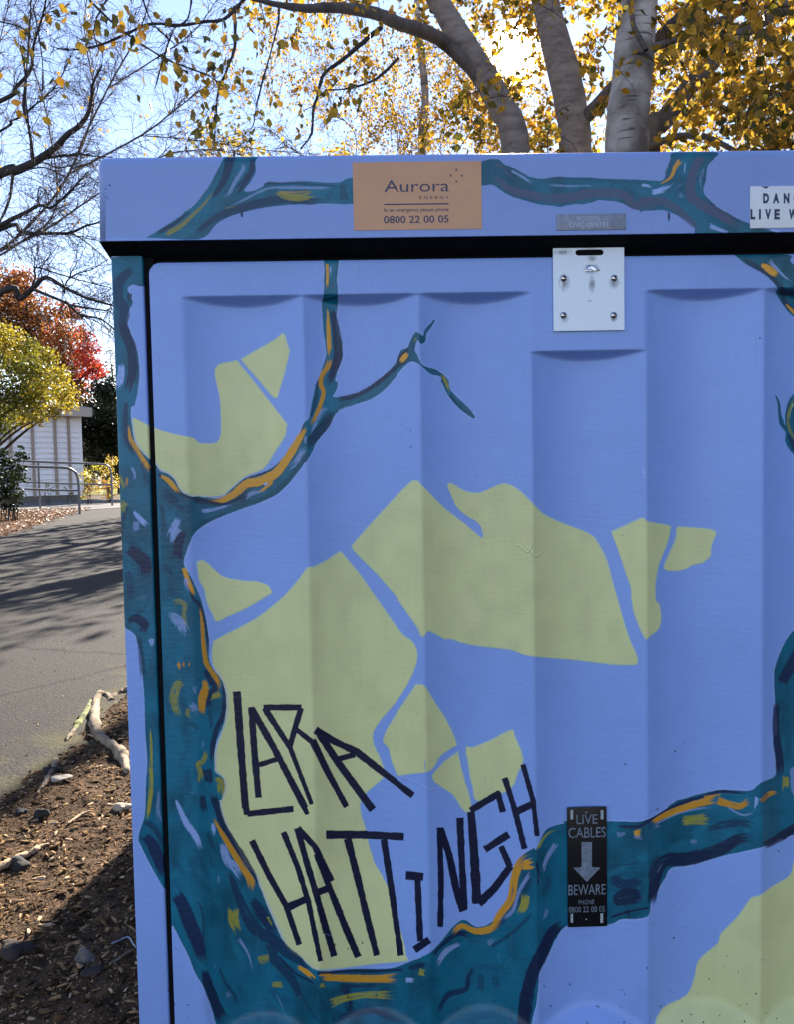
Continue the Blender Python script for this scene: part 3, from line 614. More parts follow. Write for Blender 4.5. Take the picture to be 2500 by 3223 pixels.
S('R', [(1150,900),(1280,860)], 40, 60, DARK, alpha=.5, dry=.3)
S('R', [(1190,1080),(1210,1250),(1240,1500)], 40, 60, DARK, alpha=.7, dry=.15)
S('R', [(1300,1110),(1305,1200)], 70, 20, LILAC*.9, alpha=.9, dry=.18)
S('R', [(1290,1880),(1300,2100),(1290,2250)], 6, 40, OLIVE*1.3, wm=26)
S('T', [(1255,0),(1262,200),(1240,400),(1212,530)], 36, 8, OLIVE*1.3, wm=40)
S('T', [(1330,200),(1320,420),(1360,560)], 20, 50, LILAC*.65, alpha=.6, dry=.3)
S('T', [(1190,600),(1270,680),(1340,850),(1380,980)], 60, 50, NAVY*1.7, alpha=.9, dry=.1, wm=110)
S('T', [(1190,480),(1300,560),(1370,720)], 50, 40, DARK, alpha=.8, dry=.2)
S('P', [(1100,1350),(1110,1800),(1115,2100)], 16, 20, TEAL*1.3, alpha=.6, dry=.2)
S('Q', [(1140,800),(1160,1200),(1170,1500)], 40, 50, TEAL*1.4, alpha=.5, dry=.2)
S('A', [(93,284),(94,286)], 9, 9, NAVY); S('A', [(68,360),(88,375)], 3, 3, NAVY); S('A', [(60,306),(72,310)], 3, 3, NAVY)
for q in ((952,1345),(952,1467),(1075,1338)): S('G', [q, (q[0]+1, q[1]+1)], 7, 7, NAVY)
for q in ((903,135),(570,222),(785,520),(1592,800),(893,1378),(392,1838),(563,1940),(1008,1888),(1092,1940),(715,1578),(1440,1750),(948,1932),(1365,1935)):
    S('K', [q, (q[0]+1, q[1]+3)], 10, 8, NAVY*1.5)
for q in ((1467,136),): S('N', [q, (q[0], q[1]+3)], 9, 6, NAVY)
# --- lettering brushed by hand
LT = NAVY*.9
def let(k, pts, w0=44, w1=None):
    w0 *= 1.08; w1 = w1*1.08 if w1 else None; S(k, pts, w0, w1 if w1 else w0, LT, sm=False, edge=1.6, butt=True)
let('H', [(955,1275),(985,1700),(1020,2160)], 56, 50); let('I', [(1018,300),(1032,395)], 50, 44); let('I', [(1035,390),(1385,352)], 42, 42)
let('H', [(1065,1395),(1090,1750),(1120,2080)], 46, 46); let('H', [(1065,1400),(1230,1690),(1475,2160)], 46, 50); let('I', [(1450,300),(1492,392)], 46, 30); let('H', [(1115,1835),(1270,1785)], 38)
let('H', [(1160,1395),(1445,1395)], 42); let('H', [(1443,1400),(1355,1700)], 42); let('H', [(1165,1400),(1360,1700),(1525,2130)], 44, 30); let('H', [(1405,1560),(1525,1655),(1640,1870)], 36, 42)
let('J', [(-36,62),(60,265),(190,505)], 46, 36)
let('J', [(10,20),(130,205),(365,525)], 46, 46); let('J', [(-16,-5),(110,70),(260,140),(425,270),(635,430)], 48, 38); let('J', [(135,188),(245,158)], 34)
let('I', [(1070,595),(1200,860),(1330,1090),(1430,1385)], 46, 40); let('I', [(1310,530),(1420,800),(1500,1060),(1592,1510)], 42, 36); let('I', [(1335,1105),(1480,1040)], 60, 54)
let('I', [(1415,500),(1490,770),(1560,1000),(1640,1300)], 46, 46); let('J', [(-15,1080),(40,1260),(108,1500)], 38, 40)
let('I', [(1420,500),(1550,640),(1680,900)], 46, 40); let('J', [(-10,820),(80,1050),(180,1300),(268,1505)], 36, 46); let('J', [(0,1075),(80,1045)], 44)
let('J', [(55,692),(300,692),(575,705)], 50, 46); let('J', [(198,720),(265,980),(330,1250),(393,1495)], 46, 40); let('J', [(440,725),(490,1050),(555,1495)], 42, 40)
let('J', [(590,962),(705,972)], 52, 48); let('J', [(668,990),(685,1400)], 40, 40); let('J', [(648,1458),(745,1392)], 48, 44)
let('J', [(814,645),(825,1000),(820,1305)], 36, 36); let('J', [(822,650),(880,830),(925,1050),(972,1200)], 40, 50); let('J', [(950,580),(965,900),(982,1190)], 46, 40)
let('J', [(1238,540),(1205,420),(1022,530)], 40, 40); let('J', [(1025,540),(1045,800),(1065,1150)], 50, 60); let('J', [(1075,1150),(1180,1050),(1290,900)], 56, 40); let('J', [(1285,905),(1225,770)], 38); let('J', [(1118,790),(1275,690)], 44)
let('J', [(1250,315),(1315,520),(1382,785)], 38, 36); let('J', [(1371,225),(1415,380),(1440,470),(1466,700)], 34, 30); let('J', [(1335,535),(1450,480)], 44, 44)
# weather: grime, drips, wrinkled and chipped paint
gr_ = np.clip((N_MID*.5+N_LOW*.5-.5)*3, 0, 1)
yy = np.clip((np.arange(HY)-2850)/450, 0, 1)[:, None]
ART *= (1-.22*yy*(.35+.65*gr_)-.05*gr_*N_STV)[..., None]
rw = np.random.default_rng(15)
for k in range(46):
    x = rw.uniform(450, 2500); y = rw.choice([830, 930, 1115, 2920, 1045]); L_ = rw.uniform(30, 150)
    stroke(np.array([(x, y), (x+rw.normal(0, 3), y+L_*.5), (x+rw.normal(0, 4), y+L_)]), rw.uniform(3, 9), 1.5, BLUE*.55, alpha=rw.uniform(.05, .16), dry=.2, edge=3)
for k in range(60):
    x, y = rw.uniform(320, 2500), rw.uniform(500, 3200); a_ = rw.uniform(0, 6.28); L_ = rw.uniform(8, 40)
    stroke(np.array([(x, y), (x+math.cos(a_)*L_*.5+rw.normal(0, 3), y+math.sin(a_)*L_*.5), (x+math.cos(a_)*L_, y+math.sin(a_)*L_)]), 1.6, 1.2, (BLUE*1.25 if k % 2 else BLUE*.6), alpha=.35, edge=1)
for pts in ([(1320,450),(1350,465),(1380,490),(1400,500),(1420,475),(1435,440)], [(1420,490),(1440,520),(1460,530),(1490,505),(1515,480)], [(1400,470),(1425,500),(1440,525)]):
    c_ = cc('M', *pts); stroke(c_, 6, 4, GREEN*1.22, alpha=.6, edge=1.5); stroke(c_+np.array((1.5, 4)), 4, 3, GREEN*.55, alpha=.6, edge=1.5)  # wrinkles drawn with a painted lit edge and a painted shadow edge
for pts in ([(560,305),(620,330),(680,355),(720,375)], [(720,375),(745,400),(790,380)], [(715,200),(720,260)], [(708,378),(712,392)], [(720,420),(722,470)]):
    c_ = cc('J', *pts); stroke(c_, 4, 3, LILAC*1.1, alpha=.6, edge=1.5); stroke(c_+np.array((1, 3)), 3, 2, BLUE*.4, alpha=.5, edge=1.5)  # chips get the same pale highlight and dark shade line in paint
for pts in ([(700,1000),(690,1030),(705,1060),(680,1075)], [(690,1010),(715,1040)], [(700,1040),(712,1070)]):
    c_ = cc('N', *pts); stroke(c_, 6, 3, LILAC*1.15, alpha=.5, edge=2); stroke(c_+np.array((2, 2)), 3, 2, BLUE*.55, alpha=.4, edge=2)  # relief on the ridge painted as a light and shadow line pair
# weather: fine dust specks low on the door
for _ in range(70):
    x, y = rng.uniform(450, 2500), 3223-abs(rng.normal(0, 120)); stroke(np.array([(x, y), (x+1, y+rng.uniform(0, 4))]), rng.uniform(2, 5), None, NAVY*2, alpha=.8)
for _ in range(60):
    x, y = rng.uniform(350, 2500), rng.uniform(600, 3200); stroke(np.array([(x, y), (x+rng.uniform(-5, 5), y+rng.uniform(-4, 4))]), rng.uniform(1, 3), None, BLUE*.45, alpha=.55)

def art_image(name, x0, x1, z0, z1, depth, res=.00058):
    nx, nz = int((x1-x0)/res), int((z1-z0)/res)
    X, Z = np.meshgrid(np.linspace(x0, x1, nx), np.linspace(z0, z1, nz)); Y = depth(X, Z)
    u, v = proj(X, Y, Z)
    u = np.clip(np.round(u), 0, HX-1).astype(int); v = np.clip(np.round(v), 0, HY-1).astype(int)
    rgb = ART[v, u]
    srgb = np.where(rgb < .0031308, rgb*12.92, 1.055*np.power(np.maximum(rgb, 1e-6), 1/2.4)-.055)
    px = np.ones((nz, nx, 4), np.float32); px[..., :3] = np.clip(srgb, 0, 1)
    im = bpy.data.images.new(name, nx, nz, alpha=False, float_buffer=False)
    im.colorspace_settings.name = 'sRGB'
    im.pixels.foreach_set(px.ravel()); im.update(); im.pack()
    return im
def paint_mat(name, im, x0, x1, z0, z1):
    m, t, b = new_mat(name)
    uv = t.nodes.new('ShaderNodeUVMap'); uv.uv_map = 'paint'
    tx = t.nodes.new('ShaderNodeTexImage'); tx.image = im; tx.extension = 'EXTEND'
    t.links.new(uv.outputs[0], tx.inputs[0]); t.links.new(tx.outputs[0], b.inputs['Base Color'])
    tc = t.nodes.new('ShaderNodeTexCoord')
    n = t.nodes.new('ShaderNodeTexNoise'); n.inputs['Scale'].default_value = 130; n.inputs['Detail'].default_value = 4
    mp = t.nodes.new('ShaderNodeMapping'); mp.inputs['Scale'].default_value = (.5, 1, 1.3)
    t.links.new(tc.outputs['Object'], mp.inputs[0]); t.links.new(mp.outputs[0], n.inputs['Vector'])
    n2 = t.nodes.new('ShaderNodeTexNoise'); n2.inputs['Scale'].default_value = 9; n2.inputs['Detail'].default_value = 2
    t.links.new(tc.outputs['Object'], n2.inputs['Vector'])
    mm = t.nodes.new('ShaderNodeMath'); mm.operation = 'MULTIPLY_ADD'; mm.inputs[1].default_value = 2.5
    t.links.new(n2.outputs['Fac'], mm.inputs[0]); t.links.new(n.outputs['Fac'], mm.inputs[2])
    # the edges of the thick brush strokes stand up a little
    bw = t.nodes.new('ShaderNodeRGBToBW'); t.links.new(tx.outputs[0], bw.inputs[0])
    m3 = t.nodes.new('ShaderNodeMath'); m3.operation = 'MULTIPLY_ADD'; m3.inputs[1].default_value = 1.8
    t.links.new(bw.outputs[0], m3.inputs[0]); t.links.new(mm.outputs[0], m3.inputs[2])
    bp = t.nodes.new('ShaderNodeBump'); bp.inputs['Strength'].default_value = .4; bp.inputs['Distance'].default_value = .0016
    t.links.new(m3.outputs[0], bp.inputs['Height']); t.links.new(bp.outputs[0], b.inputs['Normal'])
    r = t.nodes.new('ShaderNodeMapRange'); r.inputs['To Min'].default_value = .34; r.inputs['To Max'].default_value = .52
    t.links.new(n.outputs['Fac'], r.inputs[0]); t.links.new(r.outputs[0], b.inputs['Roughness'])
    b.inputs['Specular IOR Level'].default_value = .45
    return m
def add_uv(o, x0, x1, z0, z1):
    me = o.data; wl = world_loc(o)
    co = np.empty(len(me.vertices)*3, np.float32); me.vertices.foreach_get('co', co); co = co.reshape(-1, 3)+np.array(wl, np.float32)
    li = np.empty(len(me.loops), np.int32); me.loops.foreach_get('vertex_index', li)
    uv = np.stack([(co[li, 0]-x0)/(x1-x0), (co[li, 2]-z0)/(z1-z0)], 1).astype(np.float32)
    l = me.uv_layers.new(name='paint'); l.data.foreach_set('uv', uv.ravel())

# ------------------------------------------------------------------ the cabinet
LIDY = -.035                                   # the lid stands proud of the door
XL = PY(392, 2000)[0]-.0155                     # left edge of the cabinet front
XL = PY(392, 2000)[0]
XS = PY(489.5, 2000)[0]                           # right edge of the corner post
DX0 = PY(509.5, 2000)[0]                          # door left edge
ZD1 = PY(1500, 816)[2]                          # door top
ZL0 = PY(1250, 747, LIDY)[2]; ZL1 = PY(1250, 480, LIDY)[2]; LX0 = PY(309, 640, LIDY)[0]
DEPTH = 2.45
ridge = [PY(p, q)[0] for p, q in ((603, 1900), (972, 1900), (1333, 1900), (1680, 1900), (2036, 1900), (2400, 1900))]
wd = ridge[5]-ridge[4]; ridge += [ridge[5]+wd, ridge[5]+2*wd]
DX1 = ridge[-1]+(ridge[0]-DX0)
PX0, PX1 = DX1+(DX0-XS), DX1+(DX0-XS)+(XS-XL)
ZT = [PY(1250, 924)[2]]*7; ZT[3] = PY(1850, 1103)[2]
ZD0 = .012; ZB = .036
SAG = .028
def relief(X, Z):
    Y = np.zeros_like(X)
    for i in range(7):
        a, b = ridge[i], ridge[i+1]; m = (X > a) & (X < b)
        u = (X[m]-(a+b)/2)/((b-a)/2)
        arc = SAG*(1-u*u) if i else SAG*(1-u*u)
        e1 = (ZT[i]-Z[m])/.42; e2 = (Z[m]-ZB)/1.25
        k = .008
        h = np.minimum(np.minimum(e1, e2), arc)
        d1 = np.clip(k-np.abs(e1-arc), 0, None)**2/(4*k); d2 = np.clip(k-np.abs(e2-arc), 0, None)**2/(4*k)
        Y[m] = np.clip(h-d1-d2, 0, None)
    return Y
cab = thing('electricity_cabinet', ((XL+PX1)/2, DEPTH/2, 0), 'large blue metal electrical cabinet painted with a teal tree and pale green shapes', 'cabinet')
# images
zr = (0.0, 1.42); dr = (DX0-.01, DX1+.01)
im = art_image('door_paint', dr[0], dr[1], 0, 1.42, relief)
M_DOOR = paint_mat('door_paint', im, *dr, *zr)
im = art_image('post_paint', XL-.02, XS+.02, 0, 1.45, lambda X, Z: X*0)
M_POST = paint_mat('post_paint', im, XL-.02, XS+.02, 0, 1.45)
im = art_image('lid_paint', LX0-.03, PX1+.08, ZL0-.01, ZL1+.01, lambda X, Z: X*0+LIDY)
M_LID = paint_mat('lid_paint', im, LX0-.03, PX1+.08, ZL0-.01, ZL1+.01)
M_PBLUE = mat('pale_blue_paint', (.255, .41, .82), .42, var=.05, vscale=8, bump=.1, bscale=120)
# door: one dense height-field with folded rims
xs = [np.linspace(DX0, ridge[0], 14)[:-1]]
for i in range(7): xs.append(np.linspace(ridge[i], ridge[i+1], 40)[:-1])
xs.append(np.linspace(ridge[7], DX1, 14)); xs = np.concatenate(xs)
zs = [np.linspace(ZD0, ZB, 8)[:-1], np.linspace(ZB, ZB+.04, 28)[:-1], np.linspace(ZB+.04, ZT[3]-.02, 40)[:-1], np.linspace(ZT[3]-.02, ZT[3]+.002, 20)[:-1],
      np.linspace(ZT[3]+.002, ZT[0]-.02, 12)[:-1], np.linspace(ZT[0]-.02, ZT[0]+.002, 20)[:-1], np.linspace(ZT[0]+.002, ZD1, 10)]
zs = np.concatenate(zs)
X, Z = np.meshgrid(xs, zs)
Y = relief(X, Z)
rx = np.minimum(X-DX0, DX1-X); rz = np.minimum(Z-ZD0, ZD1-Z)
nx, nz = len(xs), len(zs)
V = np.stack([X, Y, Z], -1).reshape(-1, 3)
idx = np.arange(nx*nz).reshape(nz, nx)
Fq = np.stack([idx[:-1, :-1], idx[:-1, 1:], idx[1:, 1:], idx[1:, :-1]], -1).reshape(-1, 4)
loop = np.concatenate([idx[0, :], idx[1:, -1], idx[-1, -2::-1], idx[-2:0:-1, 0]])
# round the corners of the outline
for k in loop:
    cx = DX0+.018 if V[k, 0] < (DX0+DX1)/2 else DX1-.018; cz = ZD0+.018 if V[k, 2] < .7 else ZD1-.018
    sx = -1 if V[k, 0] < (DX0+DX1)/2 else 1; sz = -1 if V[k, 2] < .7 else 1
    dx, dz = (V[k, 0]-cx)*sx, (V[k, 2]-cz)*sz
    if dx > 0 and dz > 0:
        l = math.hypot(dx, dz); V[k, 0] = cx+sx*dx/l*.018; V[k, 2] = cz+sz*dz/l*.018
prev = loop; off = len(V); rims = []
for (inset, dep) in ((-.0012, .0012), (-.002, .004), (-.002, .02)):
    R_ = V[loop].copy(); c = np.array([(DX0+DX1)/2, 0, (ZD0+ZD1)/2])
    R_[:, 0] -= np.sign(R_[:, 0]-c[0])*inset*(np.minimum(abs(R_[:, 0]-DX0), abs(R_[:, 0]-DX1)) < .02)
    R_[:, 2] -= np.sign(R_[:, 2]-c[2])*inset*(np.minimum(abs(R_[:, 2]-ZD0), abs(R_[:, 2]-ZD1)) < .02)
    R_[:, 1] += dep; rims.append(R_)
Vs = [V]; n0 = len(loop)
for R_ in rims:
    cur = np.arange(off, off+n0); off += n0; Vs.append(R_)
    Fq = np.vstack([Fq, np.stack([prev, cur, np.roll(cur, -1), np.roll(prev, -1)], -1)]); prev = cur
door = mesh('door', np.vstack(Vs), Fq[:, ::1], M_DOOR, cab, smooth=True); add_uv(door, *dr, *zr)
# corner posts
pst = box('corner_post', XL, XS, 0, .06, 0, ZL0-.006, M_POST, cab, bevel=.0035, seg=3); add_uv(pst, XL-.02, XS+.02, 0, 1.45)
pst2 = box('corner_post', PX0, PX1, 0, .06, 0, ZL0-.006, M_PBLUE, cab, bevel=.0035, seg=3)
box('body', XL+.004, PX1-.004, .061, DEPTH, 0, ZL0-.004, M_PBLUE, cab, bevel=.004)
box('door_seal', XS+.001, DX0+.006, .005, .060, .02, ZD1+.03, M_BLACK, cab)
box('door_seal', DX1-.02, PX0-.001, .022, .060, .02, ZD1+.03, M_BLACK, cab)
# the dark rail and rubber under the lid
box('rubber_seal', XS+.002, PX0-.002, .012, .060, ZD1+.004, ZL0+.01, M_BLACK, cab)
V_, F_, _ = tubes([(np.array([(XS+.004, .010, ZD1+.0225), (0, .010, ZD1+.0225), (PX0-.004, .010, ZD1+.0225)]), .0085)], 12)
mesh('lid_rail', V_, F_, M_GASKET, cab, smooth=True)
box('sill', XS+.002, PX0-.002, .004, .06, .0, ZD0-.006, M_PBLUE, cab)
# lid: rounded box, slightly flared at the bottom, hollow below
bm = bmesh.new(); bmesh.ops.create_cube(bm, size=1)
lx1 = PX1+(XL-LX0)
for v in bm.verts:
    low = v.co.z < 0
    v.co = (LX0 if v.co.x < 0 else lx1, LIDY if v.co.y < 0 else DEPTH+.05, ZL0 if low else ZL1)
    if low: v.co.x += -.0035 if v.co.x < 0 else .0035
bmesh.ops.bevel(bm, geom=[e for e in bm.edges if not all(v.co.z < ZL0+.001 for v in e.verts)], offset=.013, segments=5, affect='EDGES', profile=.5)
me = bpy.data.meshes.new('lid'); bm.to_mesh(me); bm.free()
me.polygons.foreach_set('use_smooth', np.ones(len(me.polygons), bool))
lid = link('lid', me, M_LID, cab); add_uv(lid, LX0-.03, PX1+.08, ZL0-.01, ZL1+.01)
lid.data.polygons.foreach_set('use_smooth', np.array([abs(p.normal.z+1) > .01 and abs(p.normal.y+1) > 1e-3 for p in lid.data.polygons]))
# black rim below the lid with its little return at the corner
bm = bmesh.new(); bmesh.ops.create_cube(bm, size=1)
for v in bm.verts:
    v.co = ((LX0-.002 if v.co.z > 0 else XL-.002) if v.co.x < 0 else (lx1+.002 if v.co.z > 0 else PX1+.002), (LIDY+.003 if v.co.z > 0 else .011) if v.co.y < 0 else DEPTH+.04, ZL0-.0004 if v.co.z > 0 else ZL0-.019)
me = bpy.data.meshes.new('lid_underside'); bm.to_mesh(me); bm.free(); link('lid_underside', me, M_BLACK, cab)

# ------------------------------------------------------------------ signs on the cabinet
M_ORANGE = mat('faded_orange_sticker', (.62, .34, .18), .5, var=.06, vscale=14)
M_INK = mat('dark_navy_ink', (.03, .045, .10), .55)
M_WHITE = mat('white_label_plastic', (.74, .80, .82), .4, var=.06, vscale=12)
M_SIGNBLK = mat('black_engraved_plastic', (.006, .006, .008), .35)
M_SIGNGREY = mat('scuffed_grey_lettering', (.16, .21, .26), .6, var=.35, vscale=90)
M_ALU = mat('brushed_aluminium', (.66, .72, .76), .42, metal=.35, var=.10, vscale=35, bump=.12, bscale=220, stretch=(.3, 1, 1))
M_TAG = mat('old_aluminium_tag', (.22, .25, .31), .5, metal=.3, var=.2, vscale=70)
M_TAGTXT = mat('stamped_metal', (.36, .41, .50), .35, metal=.4)
M_STEEL = mat('steel_screw', (.5, .5, .52), .25, metal=1)
def rect_of(y, a, b):
    """photo-pixel rectangle corners a (top-left), b (bottom-right) -> x0,x1,z0,z1 on plane y"""
    p, q = PY(*a, y), PY(*b, y); return p[0], q[0], q[2], p[2]
def text(body, x0, x1, z0, z1, y, m, parent, name='lettering', thick=.0003, spacing=1.0, offset=0.0):
    cu = bpy.data.curves.new(name, 'FONT'); cu.body = body; cu.resolution_u = 3; cu.space_character = spacing; cu.offset = offset
    cu.extrude = .02
    o = bpy.data.objects.new(name, cu); C.objects.link(o)
    bpy.context.view_layer.update()
    me = bpy.data.meshes.new_from_object(o); bpy.data.objects.remove(o)
    n = len(me.vertices); co = np.empty(n*3, np.float32); me.vertices.foreach_get('co', co); co = co.reshape(-1, 3)
    lo, hi = co.min(0), co.max(0); out = np.empty_like(co)
    out[:, 0] = x0+(co[:, 0]-lo[0])/(hi[0]-lo[0])*(x1-x0)
    out[:, 2] = z0+(co[:, 1]-lo[1])/(hi[1]-lo[1])*(z1-z0)
    out[:, 1] = y-(co[:, 2]-lo[2])/(hi[2]-lo[2])*thick
    me.vertices.foreach_set('co', out.ravel()); me.update(); me.materials.clear()
    return link(name, me, m, parent)
def ptext(body, k, a, b, y, m, parent, **kw):
    A_, B_ = cc(k, a)[0], cc(k, b)[0]
    x0, x1, z0, z1 = rect_of(y, A_, B_)
    return text(body, x0, x1, z0, z1, y, m, parent, **kw)
CR['L'] = (1750, 2500, .20597)
# orange emergency sticker
x0, x1, z0, z1 = rect_of(LIDY, cc('S', (200,112))[0], cc('S', (1588,817))[0])
ys = LIDY-.0008
stk = box('emergency_sticker', x0, x1, ys, LIDY-.0001, z0, z1, M_ORANGE, cab)
ptext('Aurora', 'S', (538,300), (1237,418), ys, M_INK, stk, offset=-.004, thick=.0002)
ptext('ENERGY', 'S', (922,469), (1236,497), ys, M_INK, stk, spacing=1.7, thick=.0002)
a = rect_of(ys, cc('S', (538,551))[0], cc('S', (1232,556))[0]); box('rule_line', a[0], a[1], ys-.0002, ys, a[2], a[3], M_INK, stk)
ptext('In an emergency please phone', 'S', (538,597), (1232,640), ys, M_INK, stk, offset=.006, thick=.0002)
ptext('0800 22 00 05', 'S', (534,680), (1232,750), ys, M_INK, stk, offset=.012, thick=.0002)
for (px, py) in ((1315,187), (1254,249), (1375,249), (1315,313)):
    c = PY(*cc('S', (px, py))[0], ys); r = 20*.29516*1.25/F_PX; vs = []; n = 8
    for i in range(n):
        a_ = math.pi/4+i*math.pi/4; q = r*(1 if i % 2 == 0 else .28); vs.append((c[0]+q*math.cos(a_), ys-.0002, c[2]+q*math.sin(a_)))
    vs2 = [(v[0], ys, v[2]) for v in vs]
    mesh('star', np.array(vs+vs2), [list(range(n))]+[[i, (i+1) % n, n+(i+1) % n, n+i] for i in range(n)], M_INK, stk)
# danger sign, runs out of the picture
x0, x1, z0, z1 = rect_of(LIDY, cc('E', (1225,468))[0], cc('E', (1225,915))[0]); x1 = x0+.238
yd = LIDY-.0012
dsg = box('danger_sign', x0, x1, yd, LIDY-.0001, z0, z1, M_WHITE, cab, bevel=.0005)
def row(words, x, k, top, bot, m, parent, y):
    for wtxt, xa, xb in words:
        ptext(wtxt, k, (xa, top), (xb, bot), y, m, parent, offset=.055, thick=.0003)
row([('D', 1365,1427), ('A', 1470,1537), ('N', 1585,1645), ('G', 1690,1755), ('E', 1802,1858), ('R', 1905,1967)], 0, 'E', 540, 647, M_INK, dsg, yd)
row([('L', 1230,1280), ('I', 1320,1341), ('V', 1385,1450), ('E', 1485,1543), ('W', 1640,1730), ('I', 1770,1791), ('R', 1835,1897), ('E', 1940,1998), ('S', 2035,2095)], 0, 'E', 709, 818, M_INK, dsg, yd)
c = PY(*cc('E', (1385,474))[0], yd)
mesh('chipped_corner', np.array([(c[0]-.006, yd-.0004, c[2]+.0012), (c[0]-.002, yd-.0004, c[2]-.0008), (c[0]+.002, yd-.0004, c[2]-.0025), (c[0]+.0062, yd-.0004, c[2]+.0009)]), [[0, 1, 2, 3]], M_INK, dsg)
# metal name tag
x0, x1, z0, z1 = rect_of(LIDY, cc('C', (712,553))[0], cc('C', (1330,688))[0]); yt = LIDY-.0012
tgp = box('name_plate', x0, x1, yt, LIDY-.0001, z0, z1, M_TAG, cab, bevel=.0004)
ptext('MOSGIEL', 'C', (897,568), (1108,607), yt, M_TAGTXT, tgp, spacing=1.15, thick=.0004)
ptext('CIVIC CENTRE', 'C', (828,623), (1180,664), yt, M_TAGTXT, tgp, spacing=1.15, thick=.0004)
# live cables sign
yb = -.0014; e0 = PY(1850, 2700)
x0, x1, z0, z1 = rect_of(.017, cc('L', (175,195))[0], cc('L', (785,2000))[0])
x0, x1, z0, z1 = rect_of(.0, cc('L', (175,195))[0], cc('L', (785,2000))[0])
BY = float(relief(np.array([[x0, (x0+x1)/2, x1]]), np.array([[.6, .6, .6]])).min())   # the flat plate bridges the hollow
x0, x1, z0, z1 = rect_of(BY, cc('L', (175,195))[0], cc('L', (785,2000))[0])
csg = box('cable_sign', x0, x1, BY-.0022, BY+.0006, z0, z1, M_SIGNBLK, cab, bevel=.0005)
ybs = BY-.0022
def lt(s, a, b, **kw): ptext(s, 'L', a, b, ybs, M_SIGNGREY, csg, thick=.0002, **kw)
lt('LIVE', (320,308), (640,445)); lt('CABLES', (197,508), (768,650)); lt('BEWARE', (197,1380), (765,1522)); lt('PHONE', (355,1610), (592,1672), spacing=1.1); lt('0800 22 00 05', (203,1715), (752,1788), spacing=1.05)
ar = [PY(*cc('L', q)[0], ybs) for q in ((397,725), (555,725), (555,1108), (684,1115), (478,1335), (272,1115), (397,1108))]
mesh('arrow', np.array([(p[0], ybs-.0003, p[2]) for p in ar]+[(p[0], ybs, p[2]) for p in ar]), [[6, 5, 4, 3, 2, 1, 0]]+[[i, (i+1) % 7, 7+(i+1) % 7, 7+i] for i in range(7)], M_SIGNGREY, csg)
M_SLOT = mat('paint_in_slots', (.35, .42, .42), .5, var=.3, vscale=80)
for a, b in (((228,235), (270,378)), ((690,240), (732,378)), ((230,1820), (268,1955)), ((685,1815), (728,1960))):
    q = rect_of(ybs, cc('L', a)[0], cc('L', b)[0]); box('slot', q[0], q[1], ybs-.0003, ybs+.0005, q[2], q[3], M_SLOT, csg, bevel=.0001)
for q in ((470,270), (470,1905)):
    c = PY(*cc('L', q)[0], ybs)
    mesh('rivet_hole', np.array([(c[0]+.0013*math.cos(t), ybs-.0003, c[2]+.0013*math.sin(t)) for t in np.arange(8)*math.pi/4]), [list(range(8))], M_SLOT, csg)
# latch plate, four domed screws, a slot
yp = -.0045
x0, x1, z0, z1 = rect_of(yp, (1742, 760), (1967, 1039))
sx0, sx1, sz0, sz1 = rect_of(yp, cc('C', (882,866))[0], cc('C', (1134,915))[0])
bm = bmesh.new(); outer = []
for (x, z, cx, cz) in ((x0, z0, 1, 1), (x1, z0, -1, 1), (x1, z1, -1, -1), (x0, z1, 1, -1)):
    outer.append((x, z))
inner = []; rs = (sz1-sz0)/2; cz_ = (sz0+sz1)/2
for t in np.linspace(-math.pi/2, math.pi/2, 7): inner.append((sx1-rs+rs*math.cos(t), cz_+rs*math.sin(t)))
for t in np.linspace(math.pi/2, 3*math.pi/2, 7): inner.append((sx0+rs+rs*math.cos(t), cz_+rs*math.sin(t)))
vo = [bm.verts.new((x, yp, z)) for x, z in outer]; vi = [bm.verts.new((x, yp, z)) for x, z in inner]
eo = [bm.edges.new((vo[i], vo[(i+1) % 4])) for i in range(4)]; ei = [bm.edges.new((vi[i], vi[(i+1) % 14])) for i in range(14)]
bmesh.ops.triangle_fill(bm, use_beauty=True, edges=eo+ei)
r = bmesh.ops.extrude_face_region(bm, geom=bm.faces[:])
for v in r['geom']:
    if isinstance(v, bmesh.types.BMVert): v.co.y += .003
bmesh.ops.recalc_face_normals(bm, faces=bm.faces[:])
me = bpy.data.meshes.new('latch_plate'); bm.to_mesh(me); bm.free()
